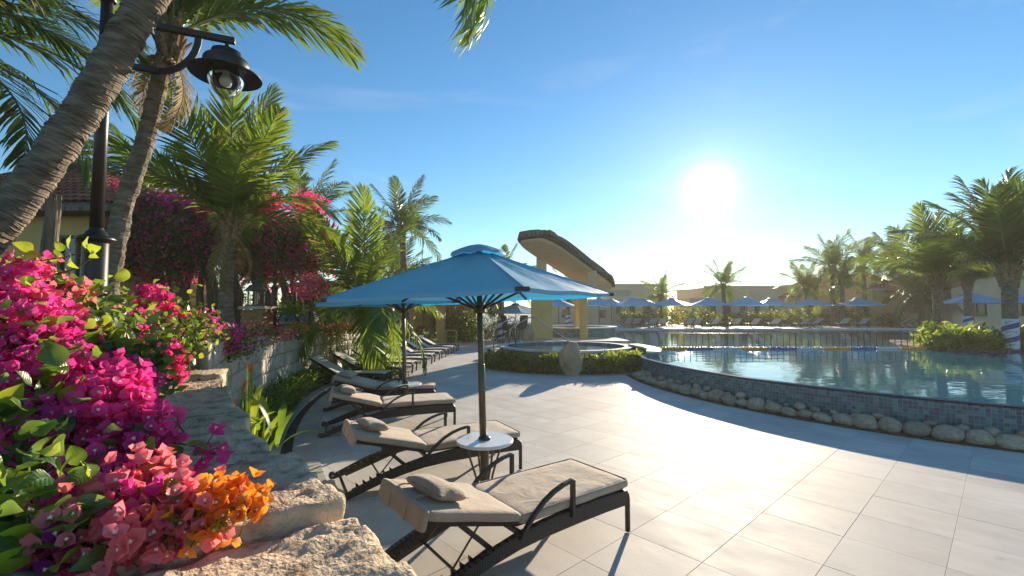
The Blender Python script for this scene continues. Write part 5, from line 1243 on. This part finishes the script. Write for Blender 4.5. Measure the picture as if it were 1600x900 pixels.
MB().lathe([(2.0, .3), (2.0, .98)], 60).build('counter_wall', mosaic('counter_mosaic', 2.0), cn); MB().lathe([(1.7, .98), (1.7, 1.04), (2.08, 1.04), (2.08, .98)][::-1], 60).build('counter_top', M['coping'], cn)
# tilted thatched roof: long slab with rounded near end, thatch fringe above, plastered soffit below
A = Vector((.75, 18.5, WD(825, 371, 18.5).z)); Bv = Vector((5.0, 25.0, WD(960, 449, 25).z)); ax = (Bv - A); Lr = ax.length; ax.normalize(); side = Vector((0, 0, 1)).cross(ax).normalized(); upv = ax.cross(side)
def outline(hw, grow=0, n=60):
    out = []
    for k in range(n):
        a = 2 * math.pi * k / n; c, s_ = math.cos(a), math.sin(a); e = 5.0
        x = math.copysign(abs(c) ** (2 / e), c); y = math.copysign(abs(s_) ** (2 / e), s_)
        out.append((Lr / 2 + x * (Lr / 2 + grow), y * (hw + grow)))
    return out
def slab(hw, z0, z1, grow, m, jag=0, seed=0, crown=0):
    o = outline(hw, grow); r = random.Random(seed); b = MB(); n = len(o); vs = []
    rings = [(z0, 1.0), (z0 + .02, 1.012), (z1 - .05, 1.0), (z1, .93), (z1 + crown * .6, .6), (z1 + crown, .05)]
    cx = Lr / 2
    for zi, (z, f) in enumerate(rings):
        for x, y in o:
            j = r.uniform(-jag, jag); vs.append(A + ax * (cx + (x - cx) * f + j) + side * (y * f + j) + upv * (z + r.uniform(-jag, jag) * (1 if zi else .6)) - o0)
    fs = [(i*n+k, i*n+(k+1)%n, (i+1)*n+(k+1)%n, (i+1)*n+k) for i in range(len(rings) - 1) for k in range(n)] + [tuple(range(n))[::-1], tuple((len(rings)-1)*n+k for k in range(n))]
    b.add(vs, fs); return b
rt = slab(.92, .0, .36, .03, None, .03, 3, .10).build('thatched_roof', M['thatch'], bar)
slab(.86, -.16, .01, -.05, None, 0, 0).build('roof_underside', M['soffit'], rt)
fr_ = MB(); oo = outline(.92, .04, 420)
for x, y in oo:
    p = A + ax * x + side * y - o0; q = p + upv * rng.uniform(-.10, -.02) + ax * rng.uniform(-.02, .02); w = side * .02 + ax * .02; fr_.add([p - w + upv * .12, p + w + upv * .12, q], [(0, 1, 2)])
stuff(fr_.build('thatch_fringe', M['thatch'], rt))
for x, y, h in ((pl.x, 20.9, 0), (pr_.x + .5, 22.0, 0)):
    u = (Vector((x, y, 0)) - Vector((A.x, A.y, 0))).dot(Vector((ax.x, ax.y, 0)).normalized()); zt = A.z + u * ax.z / math.hypot(ax.x, ax.y)
    MB().box((x - o0.x, y - o0.y, (2.7 + zt) / 2 - .1), (.45, .45, zt - 2.6)).build('roof_support', M['soffit'], bar)

# steel handrails of the basin steps
def rail(label, pts):
    b = Vector(pts[0]); t = thing('handrail', label, 'handrail', b, 0, 'steel handrails at the basin')
    P_ = [Vector(p) - b for p in pts]; sm = []
    for i, p in enumerate(P_):
        if 0 < i < len(P_) - 1:
            a, c = P_[i - 1], P_[i + 1]; k = min(.14, (p - a).length / 2.2, (c - p).length / 2.2)
            s0, s1 = p + (a - p).normalized() * k, p + (c - p).normalized() * k
            for q in range(6): u = q / 5; sm.append(s0 * (1 - u) ** 2 + p * 2 * u * (1 - u) + s1 * u * u)
        else: sm.append(p)
    MB().tube(sm, .022, 10).build('rail_tube', M['steel'], t, smooth=True)
def at(px, py, Y): return WD(px, py, Y)
rail('left steel handrail arching before the dark high chair', [Vector((at(771, 500, 15.9).x, 15.9, 0)), at(771, 515, 15.9), at(801, 494, 16.2), at(806, 500, 16.3), Vector((at(806, 500, 16.3).x, 16.3, JZ - .01))])
rail('right steel handrail sloping down over the round basin', [Vector((at(796, 500, 16.9).x, 16.9, JZ - .01)), at(797, 514, 16.9), at(828, 495, 17.0), at(838, 497, 17.0), Vector((at(900, 533, 17.0).x, 17.0, JZ - .12))])
bp_ = Vector((at(893, 585, 13.1).x, 13.12, 0)); t = thing('boulder', 'upright brown boulder in front of the round basin', 'boulder', bp_)
bm = bmesh.new(); bmesh.ops.create_icosphere(bm, subdivisions=5, radius=1)
for v in bm.verts:
    p = v.co.copy(); q = noise.fractal(p * 1.6, .8, 2, 5) * .10; z = p.z
    w = 1 - .34 * max(0, z); v.co = Vector((math.copysign(abs(p.x) ** .85, p.x) * .335 * w, p.y * .26 * w, math.copysign(abs(z) ** .8, z) * .50 + .44)) + p * q * .5
me = bpy.data.meshes.new('boulder'); bm.to_mesh(me); bm.free(); me.materials.append(M['boulder']); me.polygons.foreach_set('use_smooth', [True] * len(me.polygons)); put('rock', me, t)
for px, Y, w, h, lab in ((762, 17.5, .30, .30, 'low brown rock left of the basin steps'), (826, 18.9, .28, .95, 'tall brown rock at the bar pillar foot')):
    p = WD(px, 520, Y); t = thing('rock', lab, 'rock', (p.x, Y, 0 if h < .5 else .35)); put('stone', me.copy(), t, (0, 0, -.02), (0, 0, 1), (w / .36, w / .36, h / .95))

# dark wicker high chairs at the bar
def high_chair(label, x, y, rz):
    t = thing('high_chair', label, 'chair', (x, y, 0), rz, 'dark wicker high chairs')
    for sx in (-1, 1):
        for sy in (-1, 1): MB().tube([(sx * .27, sy * .25, 0), (sx * .22, sy * .20, .74)], .022, 8).build('leg', M['frame'], t)
        MB().tube([(sx * .26, -.23, .25), (sx * .26, .23, .25)], .014, 6).build('stretcher', M['frame'], t)
    MB().rbox((0, 0, .77), (.50, .48, .07), .03, 4, 4, 2).build('seat', M['rattan'], t, smooth=True)
    MB().rbox((0, .30, 1.18), (.50, .06, .84), .028, 5, 2, 6, rot=Matrix.Rotation(R(-12), 3, 'X')).build('backrest', M['rattan'], t, smooth=True)
    for s in (-1, 1): MB().rbox((s * .25, .04, .94), (.05, .44, .24), .02, 2, 4, 3).build('arm_panel', M['rattan'], t, smooth=True)
p = W(795, 534); high_chair('dark wicker high chair behind the left steel handrail', p.x, p.y - 1.5, R(130)); p = W(812, 533); high_chair('dark wicker high chair nearer the bar pillar', p.x + .1, p.y - 1.2, R(200))

# rust red ring ornament at the end of the lounger row
p = W(664, 537); orn = thing('ring_ornament', 'rust red round ornament with dark hollow centre past the sling loungers', 'ornament', (p.x, p.y - 1, .0))
ringm = MB()
for k in range(7):
    a = k * .9; ringm.tube([((.36 + .05 * math.sin(3 * q * .21 + a)) * math.cos(q * .209), .10 * math.sin(q * .63 + a), .55 + (.42 + .05 * math.cos(2 * q * .21 + a)) * math.sin(q * .209)) for q in range(30)], .045, 6, closed=True)
ringm.build('woven_ring', M['rust'], orn, smooth=True); MB().lathe([(.001, .45), (.26, .5), (.33, .62), (.3, .8), (.2, .86)], 18, c=(0, .12, -.1)).build('dark_hollow', M['leaf_dark'], orn); MB().rbox((0, 0, .06), (.5, .3, .12), .03).build('foot', M['boulder'], orn)
# planters, brick lantern pillar, grey boulder on the terrace
p = WD(402, 516, 11.2); bl = thing('brick_pillar', 'brick pillar carrying a garden lantern behind the second lamp post', 'pillar', (p.x, 11.2, 1.15))
bw, bh_, bd_ = .21, .065, .10
MB().box((0, 0, .35), (.50, .42, .70)).build('core', M['mortar'], bl); brm = MB().box((0, 0, 0), (1, 1, 1)).mesh('brick', M['brick'])
for c in range(9):
    off = 0 if c % 2 else .5
    for k in range(3):
        x = -.27 + (k + .5) * .18 + (off - .25) * .08; put('brick', brm, bl, (x, -.21, .045 + c * .077), None, (.172, .05, .066))
    for k in range(2): put('brick', brm, bl, (.255, -.1 + k * .2, .045 + c * .077), None, (.05, .18, .066))
MB().box((0, 0, .745), (.64, .54, .07)).build('cap', M['block'], bl)
lt = thing('garden_lantern', 'grey garden lantern with domed top on the brick pillar', 'lantern', (p.x - .05, 11.2, 1.93))
MB().lathe([(.001, .62), (.05, .58), (.20, .46), (.26, .40), (.25, .38)], 16).build('dome', M['pot'], lt, smooth=True); MB().lathe([(.20, 0), (.20, .05)], 12).build('base', M['pot'], lt)
for k in range(4): a = k * math.pi / 2 + .4; MB().box((.17 * math.cos(a), .17 * math.sin(a), .22), (.03, .03, .36)).build('post', M['pot'], lt)
p = WD(452, 515, 11.2); t = thing('plant_pot', 'large dark glazed urn with green plant by the brick pillar', 'pot', (p.x, 11.2, 1.15)); MB().lathe([(.001, 0), (.15, 0), (.20, .12), (.27, .32), (.26, .46), (.20, .54), (.22, .58), (.19, .58), (.17, .5)], 28).build('urn', M['pot'], t, smooth=True)
stuff(cloud(blob_points([(0, 0, .68, .28, .25, .18)], 300, .3), .13, [M['leaf'], M['leaf_lime']], 'plant', t, .3, up=.8))
p = WD(423, 520, 10.2); t = thing('plant_pot', 'small stone pot with dark mouth in front of the glazed urn', 'pot', (p.x + .25, 10.3, 1.15)); MB().lathe([(.001, 0), (.12, 0), (.15, .08), (.15, .24), (.12, .27), (.09, .27), (.08, .2)], 20).build('bowl', M['block'], t, smooth=True)
p = WD(480, 515, 12.4); t = thing('boulder', 'smooth grey boulder on the terrace beside the glazed urn', 'boulder', (p.x, 12.4, 1.15)); o = put('rock', stm[2].copy(), t, (0, 0, .32), (0, .3, .5), (.28, .25, .42)); o.data.materials[0] = mat('grey_boulder', (.17,.17,.15), (.27,.265,.24), 4, 8, .85, .01, 30)
p = W(985, 545, .6)

# low barrier standing in the pool and the float line beside it
f0, f1 = W(1030, 543, WL), W(1457, 543, WL); n = 44
fe = thing('pool_barrier', 'low steel barrier of upright bars standing in the pool', 'barrier', ((f0.x + f1.x) / 2, f0.y, WL)); c0 = fe.location
for z in (.50, .0): MB().bar(f0 - c0 + Vector((0, 0, z)), f1 - c0 + Vector((0, 0, z)), .022, .022).build('rail', M['frame'], fe)
bm_ = MB().box((0, 0, .26), (.018, .018, .46)).mesh('bar', M['frame'])
for k in range(n + 1):
    p = f0.lerp(f1, k / n) - c0; put('bar', bm_, fe, p)
    if k % 11 == 0: MB().box((p.x, p.y, .1), (.03, .03, .80)).build('post', M['frame'], fe)
g0, g1 = W(1027, 545.5, WL), W(1450, 545.5, WL)
lr = thing('float_line', 'float line of orange, blue and white sections across the pool', 'float line', ((g0.x + g1.x) / 2, g0.y, WL)); c0 = lr.location
MB().tube([g0 - c0, g1 - c0], .012, 6).build('rope', M['steel'], lr)
secs = [('orange', 1027, 1072), ('blue', 1073, 1114), ('white', 1115, 1159), ('orange', 1160, 1201), ('blue', 1203, 1245), ('white', 1247, 1286), ('orange', 1287, 1328), ('blue', 1329, 1368), ('white', 1370, 1407), ('orange', 1408, 1447)]
for c, a, b2 in secs:
    pa, pb2 = W(a, 545.5, WL) - c0, W(b2, 545.5, WL) - c0; m = MB(); nn = 9
    prof = []
    for k in range(nn):
        for dt, rr in ((.0, .045), (.08, .06), (.85, .06), (.93, .045)): prof.append((pa.lerp(pb2, (k + dt) / nn) + Vector((0, 0, .015)), rr))
    m.tube([q[0] for q in prof], [q[1] for q in prof], 10); m.build('float_section', M[c + '_float'], lr, smooth=True)

# ================================================================== HAZE: volume added to stand in for the lens's veiling glare
hz = MB().box((20, 55, 5.05), (240, 150, 12.1)).build('glare_haze', None)
hm_ = bpy.data.materials.new('glare_volume'); hm_.use_nodes = True; hm_.node_tree.nodes.clear()
ho = hm_.node_tree.nodes.new('ShaderNodeOutputMaterial'); pvn = hm_.node_tree.nodes.new('ShaderNodeVolumePrincipled')
pvn.inputs['Color'].default_value = (1, .92, .80, 1); pvn.inputs['Density'].default_value = .0014; pvn.inputs['Anisotropy'].default_value = .3
hm_.node_tree.links.new(pvn.outputs[0], ho.inputs['Volume'])
hz.data.materials.clear(); hz.data.materials.append(hm_); stuff(hz)
